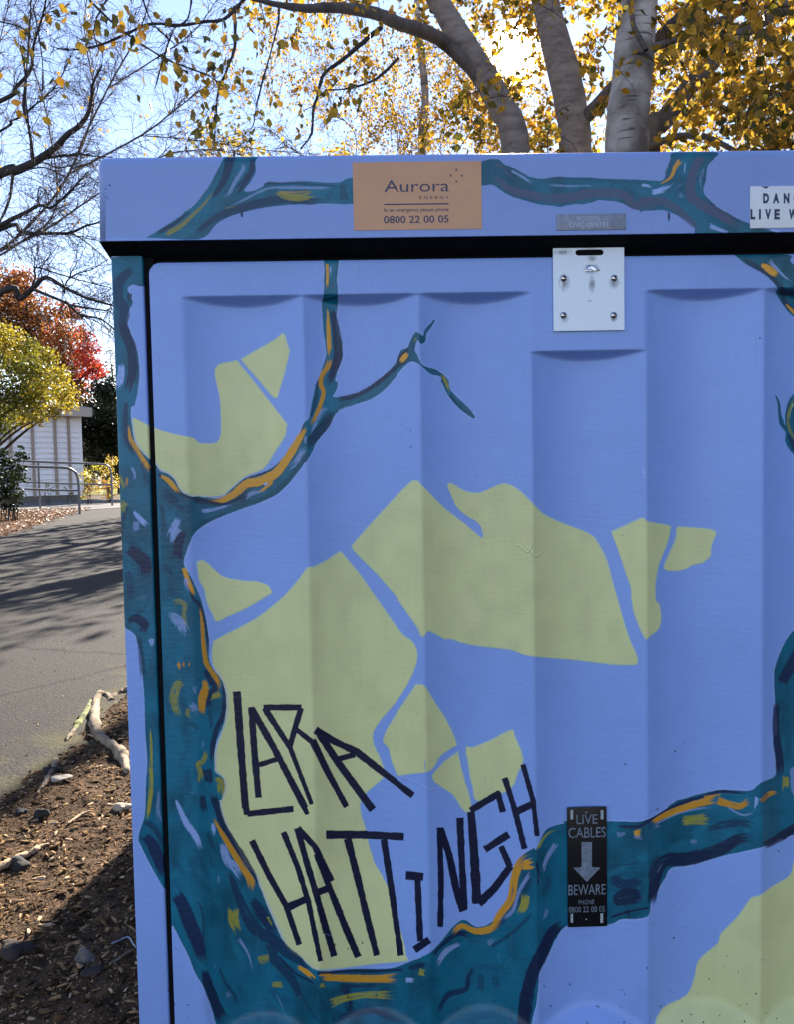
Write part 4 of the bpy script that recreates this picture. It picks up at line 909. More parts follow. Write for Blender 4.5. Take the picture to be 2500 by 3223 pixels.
# plate material with grime below the slot, round a weld scar and round the screws
m, t, b = new_mat('scuffed_plate'); M_PLATE = m
tc = t.nodes.new('ShaderNodeTexCoord'); n = t.nodes.new('ShaderNodeTexNoise'); n.inputs['Scale'].default_value = 90; n.inputs['Detail'].default_value = 7; n.inputs['Roughness'].default_value = .8
mp = t.nodes.new('ShaderNodeMapping'); mp.inputs['Scale'].default_value = (1, 1, .35); t.links.new(tc.outputs['Object'], mp.inputs[0]); t.links.new(mp.outputs[0], n.inputs['Vector'])
pc = ((x0+x1)/2, (z0+z1)/2); acc = None
for (px, py, rx_, rz_) in ((1016,835,70,30), (1025,1040,65,45), (1025,940,45,30), (1030,1170,28,70), (785,1160,45,70), (1230,1160,45,45), (790,1480,30,35), (1225,1480,30,25), (1010,1320,18,10), (770,890,80,25)):
    c = PY(*cc('C', (px, py))[0], yp); s = .35419*1.3/F_PX
    sp = t.nodes.new('ShaderNodeVectorMath'); sp.operation = 'SUBTRACT'; sp.inputs[1].default_value = (c[0]-pc[0], 0, c[2]-pc[1]); t.links.new(tc.outputs['Object'], sp.inputs[0])
    mu = t.nodes.new('ShaderNodeVectorMath'); mu.operation = 'MULTIPLY'; mu.inputs[1].default_value = (1/(rx_*s), 0, 1/(rz_*s)); t.links.new(sp.outputs[0], mu.inputs[0])
    ln = t.nodes.new('ShaderNodeVectorMath'); ln.operation = 'LENGTH'; t.links.new(mu.outputs[0], ln.inputs[0])
    rr = t.nodes.new('ShaderNodeMapRange'); rr.inputs['From Min'].default_value = 1.3; rr.inputs['From Max'].default_value = .2; t.links.new(ln.outputs['Value'], rr.inputs[0])
    if acc is None: acc = rr.outputs[0]
    else:
        ax = t.nodes.new('ShaderNodeMath'); ax.operation = 'MAXIMUM'; t.links.new(acc, ax.inputs[0]); t.links.new(rr.outputs[0], ax.inputs[1]); acc = ax.outputs[0]
mm = t.nodes.new('ShaderNodeMath'); mm.operation = 'MULTIPLY'; t.links.new(acc, mm.inputs[0])
rn = t.nodes.new('ShaderNodeMapRange'); rn.inputs['From Min'].default_value = .36; rn.inputs['From Max'].default_value = .58; t.links.new(n.outputs['Fac'], rn.inputs[0]); t.links.new(rn.outputs[0], mm.inputs[1])
mx = t.nodes.new('ShaderNodeMix'); mx.data_type = 'RGBA'; mx.inputs[6].default_value = (.74, .84, .90, 1); mx.inputs[7].default_value = (.09, .10, .12, 1); t.links.new(mm.outputs[0], mx.inputs[0])
t.links.new(mx.outputs[2], b.inputs['Base Color']); b.inputs['Roughness'].default_value = .42; b.inputs['Metallic'].default_value = .15
bp = t.nodes.new('ShaderNodeBump'); bp.inputs['Strength'].default_value = .25; bp.inputs['Distance'].default_value = .001; t.links.new(n.outputs['Fac'], bp.inputs['Height']); t.links.new(bp.outputs[0], b.inputs['Normal'])
plate = link('latch_plate', me, M_PLATE, cab)
scr0 = None
for (px, py) in ((781,1117), (1230,1116), (779,1446), (1226,1446)):
    c = PY(*cc('C', (px, py))[0], yp-.002)
    if scr0 is None:
        bm = bmesh.new(); bmesh.ops.create_uvsphere(bm, u_segments=14, v_segments=8, radius=1)
        bmesh.ops.delete(bm, geom=[v for v in bm.verts if v.co.z < -.01], context='VERTS')
        for v in bm.verts:
            x, y, z = v.co; v.co = (x*.0058, -z*.0034, y*.0058)
        bmesh.ops.recalc_face_normals(bm, faces=bm.faces[:]); scm = bpy.data.meshes.new('screw'); bm.to_mesh(scm); bm.free()
        scm.polygons.foreach_set('use_smooth', np.ones(len(scm.polygons), bool)); scm.materials.append(M_STEEL)
        drm = bpy.data.meshes.new('drive'); bm = bmesh.new(); bmesh.ops.create_circle(bm, cap_ends=True, segments=6, radius=.0018)
        for v in bm.verts: v.co = (v.co.x, -.0034, v.co.y)
        bm.to_mesh(drm); bm.free(); drm.materials.append(M_BLACK)
    o = bpy.data.objects.new('screw', scm); C.objects.link(o); o.parent = plate; o.location = Vector((c[0], yp, c[2]))-world_loc(plate); scr0 = o
    d_ = bpy.data.objects.new('drive_recess', drm); C.objects.link(d_); d_.parent = plate; d_.location = o.location+Vector((.0008, -.0002, .0010))
# lock tab behind the slot, blackened to paint the shade of the opening
box('lock_tab', sx0+.004, sx1-.003, -.0012, .006, sz0, sz1-.001, M_BLACK, plate)

# the torn weld scar on the plate
r = np.random.default_rng(44); c = PY(*cc('C', (1025, 1042))[0], yp)
n = 14; vs = []
for ring, (k_, dy) in enumerate(((1, 0), (.75, -.0012), (.35, -.0004))):
    for i in range(n):
        a_ = i/n*6.283; rr = k_*(1+.25*r.normal()*(ring < 2)); vs.append((c[0]+.0105*rr*math.cos(a_), yp+dy-.0003*r.random(), c[2]+.0055*rr*math.sin(a_)-.002*math.cos(2*a_)))
fs = [[i, (i+1) % n, n+(i+1) % n, n+i] for i in range(n)]+[[n+i, n+(i+1) % n, 2*n+(i+1) % n, 2*n+i] for i in range(n)]+[list(range(2*n, 3*n))]
mesh('weld_scar', np.array(vs), fs, M_STEEL, plate, smooth=True)

# ------------------------------------------------------------------ ground
M_DIRT = mat('bark_mulch_soil', (.022, .014, .008), .95, spec=.08, col2=(.11, .065, .035), vscale=22, bump=.9, bscale=55)
M_CHIP = leaf_mat('bark_chips', [(.02, .012, .007), (.08, .045, .02), (.22, .13, .06), (.38, .24, .12), (.58, .42, .26)], transl=0., rough=.95, spec=.05)
def vn2(x, y, s, seed):                       # cheap smooth value noise on arrays
    r = np.random.default_rng(seed).random((64, 64)); x = x*s; y = y*s
    xi = np.floor(x).astype(int); yi = np.floor(y).astype(int); fx = x-xi; fy = y-yi
    fx = fx*fx*(3-2*fx); fy = fy*fy*(3-2*fy); g = lambda a, b_: r[a % 64, b_ % 64]
    return (g(xi, yi)*(1-fx)+g(xi+1, yi)*fx)*(1-fy)+(g(xi, yi+1)*(1-fx)+g(xi+1, yi+1)*fx)*fy
def ground_h(x, y):
    edge = -1.24+.06*(vn2(x*0+3, y, 2.5, 5)-.5)+.03*(vn2(x*0, y, 9, 6)-.5)
    m = np.clip((x-edge)/.10, 0, 1); m = m*m*(3-2*m)
    near = np.clip((9-np.hypot(x, y-2))/3, 0, 1)
    near2 = np.clip((3.2-y)/.6, 0, 1)
    m = m*near
    return -.012+m*(.020+.030*(vn2(x, y, 1.7, 7)-.3)+.014*(vn2(x, y, 9, 8)-.5)+.006*(vn2(x, y, 31, 9)-.5))
gx = np.unique(np.concatenate([[-900, -300, -120, -60, -30, -15, -8, -4, -3, -2.2], np.arange(-1.7, .5, .014), np.arange(.5, 3, .1), [4, 6, 10, 20, 50, 120, 300, 900]]))
gy = np.unique(np.concatenate([[-900, -300, -60, -20, -8, -4], np.arange(-2, 1.0, .05), np.arange(1.0, 1.2, .02), np.arange(1.2, 3.4, .014), np.arange(3.4, 5, .05), np.arange(5, 12, .5), [15, 20, 40, 80, 200, 500, 1500]]))
gy = np.unique(np.concatenate([gy, np.arange(.0, 1.2, .014)]))
X, Y = np.meshgrid(gx, gy); Z = ground_h(X, Y)
idx = np.arange(X.size).reshape(X.shape)
Fq = np.stack([idx[:-1, :-1], idx[:-1, 1:], idx[1:, 1:], idx[1:, :-1]], -1).reshape(-1, 4)
gnd = mesh('ground', np.stack([X, Y, Z], -1).reshape(-1, 3), Fq, M_DIRT, smooth=True, origin=(0, 0, 0)); tag(gnd, kind='structure')
# asphalt driveway
m, t, b = new_mat('old_asphalt'); M_ASPH = m
tc = t.nodes.new('ShaderNodeTexCoord')
n = t.nodes.new('ShaderNodeTexNoise'); n.inputs['Scale'].default_value = 55; n.inputs['Detail'].default_value = 8; n.inputs['Roughness'].default_value = .75; t.links.new(tc.outputs['Object'], n.inputs['Vector'])
r = t.nodes.new('ShaderNodeValToRGB'); r.color_ramp.elements[0].position = .3; r.color_ramp.elements[0].color = (.014, .013, .013, 1); r.color_ramp.elements[1].position = .72; r.color_ramp.elements[1].color = (.070, .060, .050, 1)
t.links.new(n.outputs['Fac'], r.inputs[0])
n2 = t.nodes.new('ShaderNodeTexNoise'); n2.inputs['Scale'].default_value = .8; n2.inputs['Detail'].default_value = 3; t.links.new(tc.outputs['Object'], n2.inputs['Vector'])
mu = t.nodes.new('ShaderNodeMix'); mu.data_type = 'RGBA'; mu.blend_type = 'MULTIPLY'; mu.inputs[0].default_value = .5
r2 = t.nodes.new('ShaderNodeValToRGB'); r2.color_ramp.elements[0].color = (.6, .6, .6, 1); r2.color_ramp.elements[0].position = .3; r2.color_ramp.elements[1].position = .7
t.links.new(n2.outputs['Fac'], r2.inputs[0]); t.links.new(r.outputs[0], mu.inputs[6]); t.links.new(r2.outputs[0], mu.inputs[7])
# moss and silt along the broken edge
sx = t.nodes.new('ShaderNodeSeparateXYZ'); t.links.new(tc.outputs['Object'], sx.inputs[0])
n3 = t.nodes.new('ShaderNodeTexNoise'); n3.inputs['Scale'].default_value = 6; n3.inputs['Detail'].default_value = 6; t.links.new(tc.outputs['Object'], n3.inputs['Vector'])
ma = t.nodes.new('ShaderNodeMath'); ma.operation = 'MULTIPLY_ADD'; ma.inputs[1].default_value = .9; t.links.new(n3.outputs['Fac'], ma.inputs[0]); t.links.new(sx.outputs[0], ma.inputs[2])
me_ = t.nodes.new('ShaderNodeMapRange'); me_.inputs['From Min'].default_value = -.92; me_.inputs['From Max'].default_value = -.62; me_.inputs['To Max'].default_value = .5; t.links.new(ma.outputs[0], me_.inputs[0])
mo = t.nodes.new('ShaderNodeMix'); mo.data_type = 'RGBA'; mo.inputs[7].default_value = (.11, .095, .03, 1)
t.links.new(me_.outputs[0], mo.inputs[0]); t.links.new(mu.outputs[2], mo.inputs[6]); vc = t.nodes.new('ShaderNodeTexVoronoi'); vc.feature = 'DISTANCE_TO_EDGE'; vc.inputs['Scale'].default_value = .55
nd = t.nodes.new('ShaderNodeMix'); nd.data_type = 'RGBA'; nd.inputs[0].default_value = .12; t.links.new(tc.outputs['Object'], nd.inputs[6]); t.links.new(n3.outputs['Color'], nd.inputs[7]); t.links.new(nd.outputs[2], vc.inputs['Vector'])
rc_ = t.nodes.new('ShaderNodeMapRange'); rc_.inputs['From Max'].default_value = .012; rc_.inputs['To Min'].default_value = .45; t.links.new(vc.outputs['Distance'], rc_.inputs[0])
mk = t.nodes.new('ShaderNodeMix'); mk.data_type = 'RGBA'; mk.blend_type = 'MULTIPLY'; mk.inputs[0].default_value = 1; t.links.new(mo.outputs[2], mk.inputs[6]); t.links.new(rc_.outputs[0], mk.inputs[7])
t.links.new(mk.outputs[2], b.inputs['Base Color'])
b.inputs['Roughness'].default_value = .95; b.inputs['Specular IOR Level'].default_value = .12
n4 = t.nodes.new('ShaderNodeTexVoronoi'); n4.inputs['Scale'].default_value = 110; t.links.new(tc.outputs['Object'], n4.inputs['Vector'])
bp = t.nodes.new('ShaderNodeBump'); bp.inputs['Strength'].default_value = .6; bp.inputs['Distance'].default_value = .004; t.links.new(n4.outputs['Distance'], bp.inputs['Height']); t.links.new(bp.outputs[0], b.inputs['Normal'])
def sheet(name, pts, z, m, kind='structure', th=.0):
    bm = bmesh.new(); vs = [bm.verts.new((x, y, z)) for x, y in pts]; f = bm.faces.new(vs)
    if f.normal.z < 0: f.normal_flip()
    if th:
        e = bmesh.ops.extrude_face_region(bm, geom=[f]); 
        for v in e['geom']:
            if isinstance(v, bmesh.types.BMVert): v.co.z -= th
        bmesh.ops.recalc_face_normals(bm, faces=bm.faces[:])
    bmesh.ops.triangulate(bm, faces=bm.faces[:])
    me = bpy.data.meshes.new(name); bm.to_mesh(me); bm.free()
    return tag(link(name, me, m, origin=(0, 0, 0)), kind=kind)
far = [G(0, 1689), G(60, 1668), G(130, 1646), G(237, 1613), G(300, 1603), G(385, 1592)]
sheet('driveway', [(-1.0, -40), (-1.0, 3.3), (-1.2, 8), (-2, 30.0)]+[(p[0], p[1]) for p in far[::-1]]+[(-9, 12), (-11, 5), (-11, -40)], 0.0, M_ASPH)
M_CONC = mat('concrete_path', (.15, .14, .13), .95, spec=.1, var=.15, vscale=6, bump=.2)
sheet('footpath', [(-6.5, 33.5), (-8.2, 24.3), (-9.3, 22.3), (-14, 24.5), (-40, 33), (-44, 42), (-18.5, 38.5), (-12, 34.0)], .012, M_CONC, th=.03)
M_LITTER = mat('leaf_littered_mulch', (.03, .015, .01), .95, spec=.05, col2=(.12, .06, .035), vscale=9, bump=.8, bscale=20)
sheet('garden_bed', [(-9.1, 22.2), (-8.9, 21.6)]+[(far[2][0], far[2][1]), (far[1][0], far[1][1]), (far[0][0], far[0][1]), (-9, 10.5), (-18, 12), (-30, 22), (-30, 27.5), (-14, 24.3)], .004, M_LITTER)
M_LAWN = mat('autumn_lawn', (.08, .09, .015), .95, spec=.05, col2=(.20, .17, .04), vscale=3, bump=.5, bscale=30)
sheet('lawn', [(-8, 42), (-44, 48), (-60, 80), (0, 80), (0, 42)], .006, M_LAWN)

# bark chips and grit, lying as they fell
def chips(n, x0, x1, y0, y1, smin, smax, seed, flat=.3, zf=ground_h):
    r = np.random.default_rng(seed)
    x = r.uniform(x0, x1, n); y = y0+(y1-y0)*r.random(n)**1.2
    L = smin*(smax/smin)**(r.random(n)**2.2); Wd = L*r.uniform(.12, .6, n); Hh = L*r.uniform(.08, flat, n)
    yaw = r.uniform(0, 6.28, n)+0; pit = r.normal(0, .28, n); rol = r.normal(0, .4, n)
    base = np.array([(-1, -.7, 0), (1, -.5, 0), (.8, .9, 0), (-.9, .7, 0), (-.7, -.5, 1), (.8, -.3, .8), (.6, .6, 1), (-.6, .5, .9)])*.5
    v = base[None]+r.normal(0, .07, (n, 8, 3)); v = v*np.stack([L, Wd, Hh], -1)[:, None]
    c, s = np.cos(pit), np.sin(pit); vx = v[..., 0]*c[:, None]+v[..., 2]*s[:, None]; vz = -v[..., 0]*s[:, None]+v[..., 2]*c[:, None]; v[..., 0] = vx; v[..., 2] = vz
    c, s = np.cos(rol), np.sin(rol); vy = v[..., 1]*c[:, None]-v[..., 2]*s[:, None]; vz = v[..., 1]*s[:, None]+v[..., 2]*c[:, None]; v[..., 1] = vy; v[..., 2] = vz
    c, s = np.cos(yaw), np.sin(yaw); vx = v[..., 0]*c[:, None]-v[..., 1]*s[:, None]; vy = v[..., 0]*s[:, None]+v[..., 1]*c[:, None]; v[..., 0] = vx; v[..., 1] = vy
    v += np.stack([x, y, zf(x, y)+Hh*.15], -1)[:, None]
    q = np.array([(0, 3, 2, 1), (4, 5, 6, 7), (0, 1, 5, 4), (1, 2, 6, 5), (2, 3, 7, 6), (3, 0, 4, 7)])
    Fq = (q[None]+np.arange(n)[:, None, None]*8).reshape(-1, 4)
    return v.reshape(-1, 3), Fq, np.repeat(r.random(n), 8)
v1, f1, a1_ = chips(26000, -1.27, -.30, -.25, 3.6, .005, .034, 21)
v2, f2, a2_ = chips(60000, -1.26, -.30, -.1, 3.2, .0025, .009, 22, flat=.6)
mesh('bark_mulch', np.vstack([v1, v2]), np.vstack([f1, f2+len(v1)]), M_CHIP, attr=np.r_[a1_**1.7, a2_**1.5]); tag(bpy.data.objects['bark_mulch'], 'scattered brown bark chips covering the ground beside the cabinet', 'bark mulch', kind='stuff')
v1, f1, a1_ = chips(1500, -2.2, -1.15, .9, 5.5, .003, .012, 23, flat=.7, zf=lambda x, y: x*0+.001)
mesh('grit', v1, f1, M_CHIP, attr=a1_); tag(bpy.data.objects['grit'], 'fine grit and crumbs strewn along the asphalt edge', 'grit', kind='stuff')
# stones in the cabinet's shadow
M_STONE = mat('grey_stone', (.045, .036, .032), .95, spec=.1, var=.3, vscale=25, bump=.6, bscale=60)
def stone(px, py, w_, lab, sd, m=None, fl=.55):
    c = G(px, py); r = np.random.default_rng(sd)
    bm = bmesh.new(); bmesh.ops.create_icosphere(bm, subdivisions=3, radius=1)
    ph = r.uniform(0, 6, 9)
    for v in bm.verts:
        x, y, z = v.co; k = 1+.26*math.sin(3.3*x+ph[0]+y*1.7)+.20*math.sin(3.7*y+ph[1]-z*2)+.08*math.sin(6.1*z+ph[2]+x*4)
        v.co = (c[0]+x*k*w_*.5, c[1]+y*k*w_*.4, float(ground_h(np.array(c[0]), np.array(c[1])))+.1*w_+z*k*w_*.5*fl)
    me = bpy.data.meshes.new('stone'); bm.to_mesh(me); bm.free(); me.polygons.foreach_set('use_smooth', np.ones(len(me.polygons), bool))
    tag(link('stone', me, m or M_STONE), lab, 'stone')
stone(50, 3012, .062, 'dark reddish stone at the far left on the shadow edge', 1)
stone(268, 3024, .045, 'pale pitted stone lying in the cabinet shadow', 2, mat('pale_stone', (.13, .11, .085), .9, var=.3, vscale=30, bump=.6))
stone(290, 3075, .035, 'flat slate coloured stone just below the pale pitted stone in shadow', 5, fl=.3)
stone(385, 2557, .05, 'cream coloured flat stone in the sun beside the cabinet edge', 6, mat('cream_stone', (.34, .27, .18), .8, var=.15, bump=.4), fl=.4)
stone(190, 2475, .055, 'cream flat stone in the sun below the thin root tip', 7, mat('cream_stone', (.36, .3, .22), .8, var=.15, bump=.4), fl=.25)
# roots and sticks
M_ROOT = mat('weathered_root', (.085, .06, .04), .9, spec=.1, col2=(.33, .26, .18), vscale=16, bump=.8, bscale=40, stretch=(1, .4, 1))
M_MOSS = mat('mossy_root', (.05, .06, .02), .95, col2=(.17, .17, .04), vscale=12, bump=.9, bscale=40)
def gp(k, pts, lift=.0):
    out = []
    for p in cc(k, *pts):
        g = G(p[0], p[1]); h = float(ground_h(np.array(g[0]), np.array(g[1]))); g = G(p[0], p[1], h+lift); out.append(g)
    return np.array(out)
def root(name, k, pts, rad, m, lab, cat, lift=.01, seed=0):
    p = smooth_path(gp(k, pts, lift), 6); r = np.interp(np.linspace(0, 1, len(p)), np.linspace(0, 1, len(rad)), rad)
    r = r*(1+.14*np.random.default_rng(seed).normal(0, 1, len(p)))
    v, f, _ = tubes([(p, r)], 10)
    v += np.random.default_rng(seed+1).normal(0, .0016 if max(rad) > .004 else .0003, v.shape)
    e = [list(range(9, -1, -1)), list(range(len(v)-10, len(v)))]
    me = bpy.data.meshes.new(name); me.from_pydata(v.tolist(), [], f.tolist()+e); me.polygons.foreach_set('use_smooth', np.ones(len(me.polygons), bool))
    return tag(link(name, me, m), lab, cat)
root('tree_root', 'R', [(960,1650),(900,1600),(835,1630),(815,1720),(810,1820),(830,1920),(890,1990),(980,2050),(1040,2110),(1070,2190),(1090,2260)], [.010,.016,.020,.019,.021,.018,.018,.017,.021,.015,.010], M_ROOT, 'thick pale tree root arching over the mulch at the asphalt edge', 'tree root', lift=.008, seed=3)
root('tree_root', 'R', [(780,1660),(740,1760),(680,1840),(640,1900),(590,1960),(540,2010)], [.012,.018,.016,.010,.008,.004], M_MOSS, 'dark mossy root running along the broken asphalt edge', 'tree root', lift=.006, seed=5)
root('tree_root', 'R', [(1100,1560),(1040,1580),(960,1620),(930,1650)], [.02,.014,.012,.006], M_ROOT, 'short pale root end poking out from behind the cabinet edge', 'tree root', lift=.01, seed=7)
root('tree_root', 'R', [(640,1900),(600,1950),(570,1990)], [.008,.009,.003], M_ROOT, 'small pale rootlet forking off the mossy root', 'tree root', lift=.014, seed=9)
root('stick', 'T', [(460,-20),(440,60),(400,120),(370,180),(330,220),(318,255)], [.010,.009,.006,.006,.004,.002], M_ROOT, 'thin crooked root tip curling over the sunlit mulch', 'stick', lift=.008, seed=11)
root('stick', 'T', [(-60,900),(60,840),(160,790),(260,745),(330,705),(440,660)], [.007,.008,.008,.007,.005,.002], mat('bare_stick', (.42, .30, .18), .9, spec=.1, var=.2, vscale=30, bump=.4), 'long bleached stick lying across the sunlit mulch', 'stick', lift=.008, seed=13)
root('stick', 'T', [(560,510),(620,470),(680,430),(760,400)], [.003,.004,.004,.002], mat('bare_stick', (.42, .30, .18), .9, spec=.1, var=.2, vscale=30, bump=.4), 'thin tan twig lying in the sunny mulch right of the black bark scrap', 'stick', lift=.006, seed=15)
root('stick', 'T', [(910,1680),(980,1640),(1040,1600),(1110,1560)], [.002,.003,.003,.002], M_ROOT, 'thin twig lying in shadow beside the corner post', 'stick', lift=.006, seed=17)
root('wire_loop', 'T', [(930,1510),(1000,1480),(1070,1455),(1110,1510),(1135,1540)], [.0012]*3, mat('bent_wire', (.3, .34, .42), .4, metal=.4), 'bent grey wire loop in the shadow beside the cabinet foot', 'wire', lift=.006, seed=18)
M_DARKBARK = mat('black_bark_scrap', (.02, .016, .012), .9, bump=.5)
stone(135, 2590, .035, 'black curled bark scrap standing up in the sunlit mulch', 21, M_DARKBARK, fl=.9)
stone(68, 2577, .04, 'flat black bark scrap left of the standing one', 22, M_DARKBARK, fl=.3)
stone(165, 2445, .05, 'dark clod of soil under the crooked root tip', 23, M_DARKBARK, fl=.6)
stone(60, 2745, .06, 'dark hollow lump of bark at the left below the bleached stick', 24, M_DARKBARK, fl=.5)

# ------------------------------------------------------------------ foliage tools
def leaf_soup(c, size, seed, droop=.0, big=False, up=None):
    """c: centres (n,3), size (n,). Returns verts, quads/tris as quads, attr"""
    r = np.random.default_rng(seed); n = len(c)
    a = r.normal(0, 1, (n, 3)); a[:, 2] = a[:, 2]*.7-droop; a /= np.linalg.norm(a, axis=1, keepdims=True)
    b_ = r.normal(0, 1, (n, 3)); b_ -= (b_*a).sum(1, keepdims=True)*a; b_ /= np.linalg.norm(b_, axis=1, keepdims=True)+1e-9
    nn = np.cross(a, b_)
    S_ = np.asarray(size).reshape(-1, 1)
    if big:   # pointed oval with a folded midrib: 8 verts, 4 quads... outline 0 base,1..3 right,4 tip,5..7 left
        L = [(-.5, 0, 0), (-.28, .28, .05), (.0, .34, .07), (.28, .18, .04), (.55, 0, -.03), (.28, -.18, .04), (.0, -.34, .07), (-.28, -.28, .05)]
        pts = np.stack([c+S_*(u*a+v*b_+w_*nn) for u, v, w_ in L], 1)
        q = np.array([(0, 1, 2, 7), (7, 2, 6, 6), (2, 3, 5, 6), (3, 4, 5, 5)])
        q = np.array([(0, 1, 2, 7), (2, 3, 6, 7), (3, 4, 5, 6)])
        k = 8
    else:
        L = [(-.5, 0, 0), (-.05, .36, .08), (.5, 0, -.02), (-.05, -.36, .08)]
        pts = np.stack([c+S_*(u*a+v*b_+w_*nn) for u, v, w_ in L], 1)
        q = np.array([(0, 1, 2, 3)]); k = 4
    F_ = (q[None]+np.arange(n)[:, None, None]*k).reshape(-1, 4)
    return pts.reshape(-1, 3), F_, np.repeat(r.random(n), k)
def blob_crown(clumps, per, size, seed, squash=.8, colour=None):
    """clumps: list of (x,y,z,r); leaves mostly near each clump's surface. attr = clump tone + jitter"""
    r = np.random.default_rng(seed); Cc, At = [], []
    for k, (x, y, z, R_) in enumerate(clumps):
        n = int(per*R_*R_); d = r.normal(0, 1, (n, 3)); d /= np.linalg.norm(d, axis=1, keepdims=True)
        rad = R_*(r.random(n)**.4)*(1+.22*r.normal(0, 1, n)); d[:, 2] *= squash
        Cc.append(np.array([x, y, z])+d*rad[:, None]); tone = r.random() if colour is None else colour[k]
        At.append(np.clip(tone+.16*r.normal(0, 1, n), 0, 1))
    Cc = np.vstack(Cc); At = np.concatenate(At)
    v, f, _ = leaf_soup(Cc, size*np.random.default_rng(seed+1).uniform(.6, 1.3, len(Cc)), seed+2)
    return v, f, np.repeat(At, 4)
def grow(parent, n, L, r0, seed, levels=1, droop=.3, spread=1.0, nper=5, t0=.15, seglen=6, wob=.22):
    """side twigs along a path (pts, radii); returns list of paths"""
    r = np.random.default_rng(seed); p, rad = parent; p = np.asarray(p); out = []
    tan = np.gradient(p, axis=0)
    for k in range(n):
        t = t0+(1-t0)*r.random(); i = t*(len(p)-1); i0 = int(min(i, len(p)-2)); f = i-i0
        q = p[i0]*(1-f)+p[i0+1]*f; d = tan[i0]/(np.linalg.norm(tan[i0])+1e-9)
        d = d*.8+r.normal(0, .65*spread, 3); d /= np.linalg.norm(d); l = L*r.uniform(.4, 1.2)*(1-.5*t); pts = [q]
        for s_ in range(seglen):
            d = d+r.normal(0, wob, 3); d[2] -= droop/seglen*(s_+1)/seglen*2; d /= np.linalg.norm(d); q = q+d*l/seglen; pts.append(q)
        rr = min(r0, np.interp(i, np.arange(len(p)), np.broadcast_to(rad, (len(p),)))*.75)
        path = (np.array(pts), np.linspace(rr, rr*.35, len(pts))); out.append(path)
        if levels > 1: out += grow(path, nper, L*.5, rr*.6, int(r.integers(1e9)), levels-1, droop*1.3, spread, nper, .1, max(3, seglen-1), wob)
    return out

# ------------------------------------------------------------------ far left: shed, rails, trees, bushes
M_WBOARD = mat('white_weatherboard', (.82, .83, .84), .6, var=.05, vscale=3)
M_BATTEN = mat('weathered_batten', (.34, .28, .22), .8, var=.15, vscale=6)
M_ROOFT = mat('grey_roof_trim', (.42, .38, .33), .6)
wl_, wr_ = P(-520, 1500, 29), P(257, 1500, 34.5)     # wall runs from here to its right corner
wl_[2] = wr_[2] = 0; wv = wr_-wl_; WL = np.linalg.norm(wv); wv /= WL; wn = np.array([wv[1], -wv[0], 0])   # towards the road
shed = thing('weatherboard_building', (wl_+wr_)/2+np.array([0, 0, 0]), 'long white weatherboard building with brown battens behind the handrails', 'building')
def obox(name, s0, s1, n0, n1, z0, z1, m, parent, z1b=None):
    """box along the wall: s along, n out from it"""
    vs = []
    for z in (0, 1):
        for (s_, n_) in ((s0, n0), (s1, n0), (s1, n1), (s0, n1)):
            zz = z0 if z == 0 else (z1 if s_ == s0 or z1b is None else z1b)
            q = wl_+wv*s_+wn*n_; vs.append((q[0], q[1], zz))
    return mesh(name, np.array(vs), [[3, 2, 1, 0], [4, 5, 6, 7], [0, 1, 5, 4], [1, 2, 6, 5], [2, 3, 7, 6], [3, 0, 4, 7]], m, parent)
ze = P(257, 1312, 34.5)[2]; HE = ze
obox('wall', 0, WL, -6, -.03, 0, HE+.1, M_WBOARD, shed)
nb = 15
for i in range(nb):
    z = .25+i*(HE-.25)/nb; hh = (HE-.25)/nb
    q = []
    for s_ in (0, WL-.06):
        for (n_, zz) in ((.05, z), (-.028, z), (-.028, z+hh+.01), (-.01, z+hh+.01)):
            p = wl_+wv*s_+wn*n_; q.append((p[0], p[1], zz))
    mesh('weatherboard', np.array(q), [[0, 1, 2, 3], [7, 6, 5, 4], [0, 4, 5, 1], [1, 5, 6, 2], [2, 6, 7, 3], [3, 7, 4, 0]], M_WBOARD, shed)
for px in (-260, -110, 34, 104, 175, 218):
    # where the sight line meets the wall
    d = ray(px, 1450); A2 = np.array([[d[0], -wv[0]], [d[1], -wv[1]]]); s_ = np.linalg.solve(A2, (wl_-CAM)[:2])[1]
    obox('batten', s_-.055, s_+.055, .021, .09, .2, HE, M_BATTEN, shed)
obox('corner_board', WL-.06, WL+.06, -.03, .05, .1, HE, M_WBOARD, shed)
obox('foundation', 0, WL, -.02, .012, 0, .24, M_CONC, shed)
obox('soffit', -1, WL+.35, .0, .45, HE, HE+.09, M_BATTEN, shed)
obox('fascia', -1, WL+.38, .452, .50, HE-.03, HE+.34, M_ROOFT, shed)
obox('roof', -1, WL+.42, -6.5, .45, HE+.092, HE+1.6, mat('roof_sheet', (.33, .32, .31), .5), shed, z1b=HE+.36)
obox('meter_box', WL-4.6, WL-3.8, .03, .45, .0, 1.3, mat('pinkish_box', (.55, .48, .42), .7), shed)
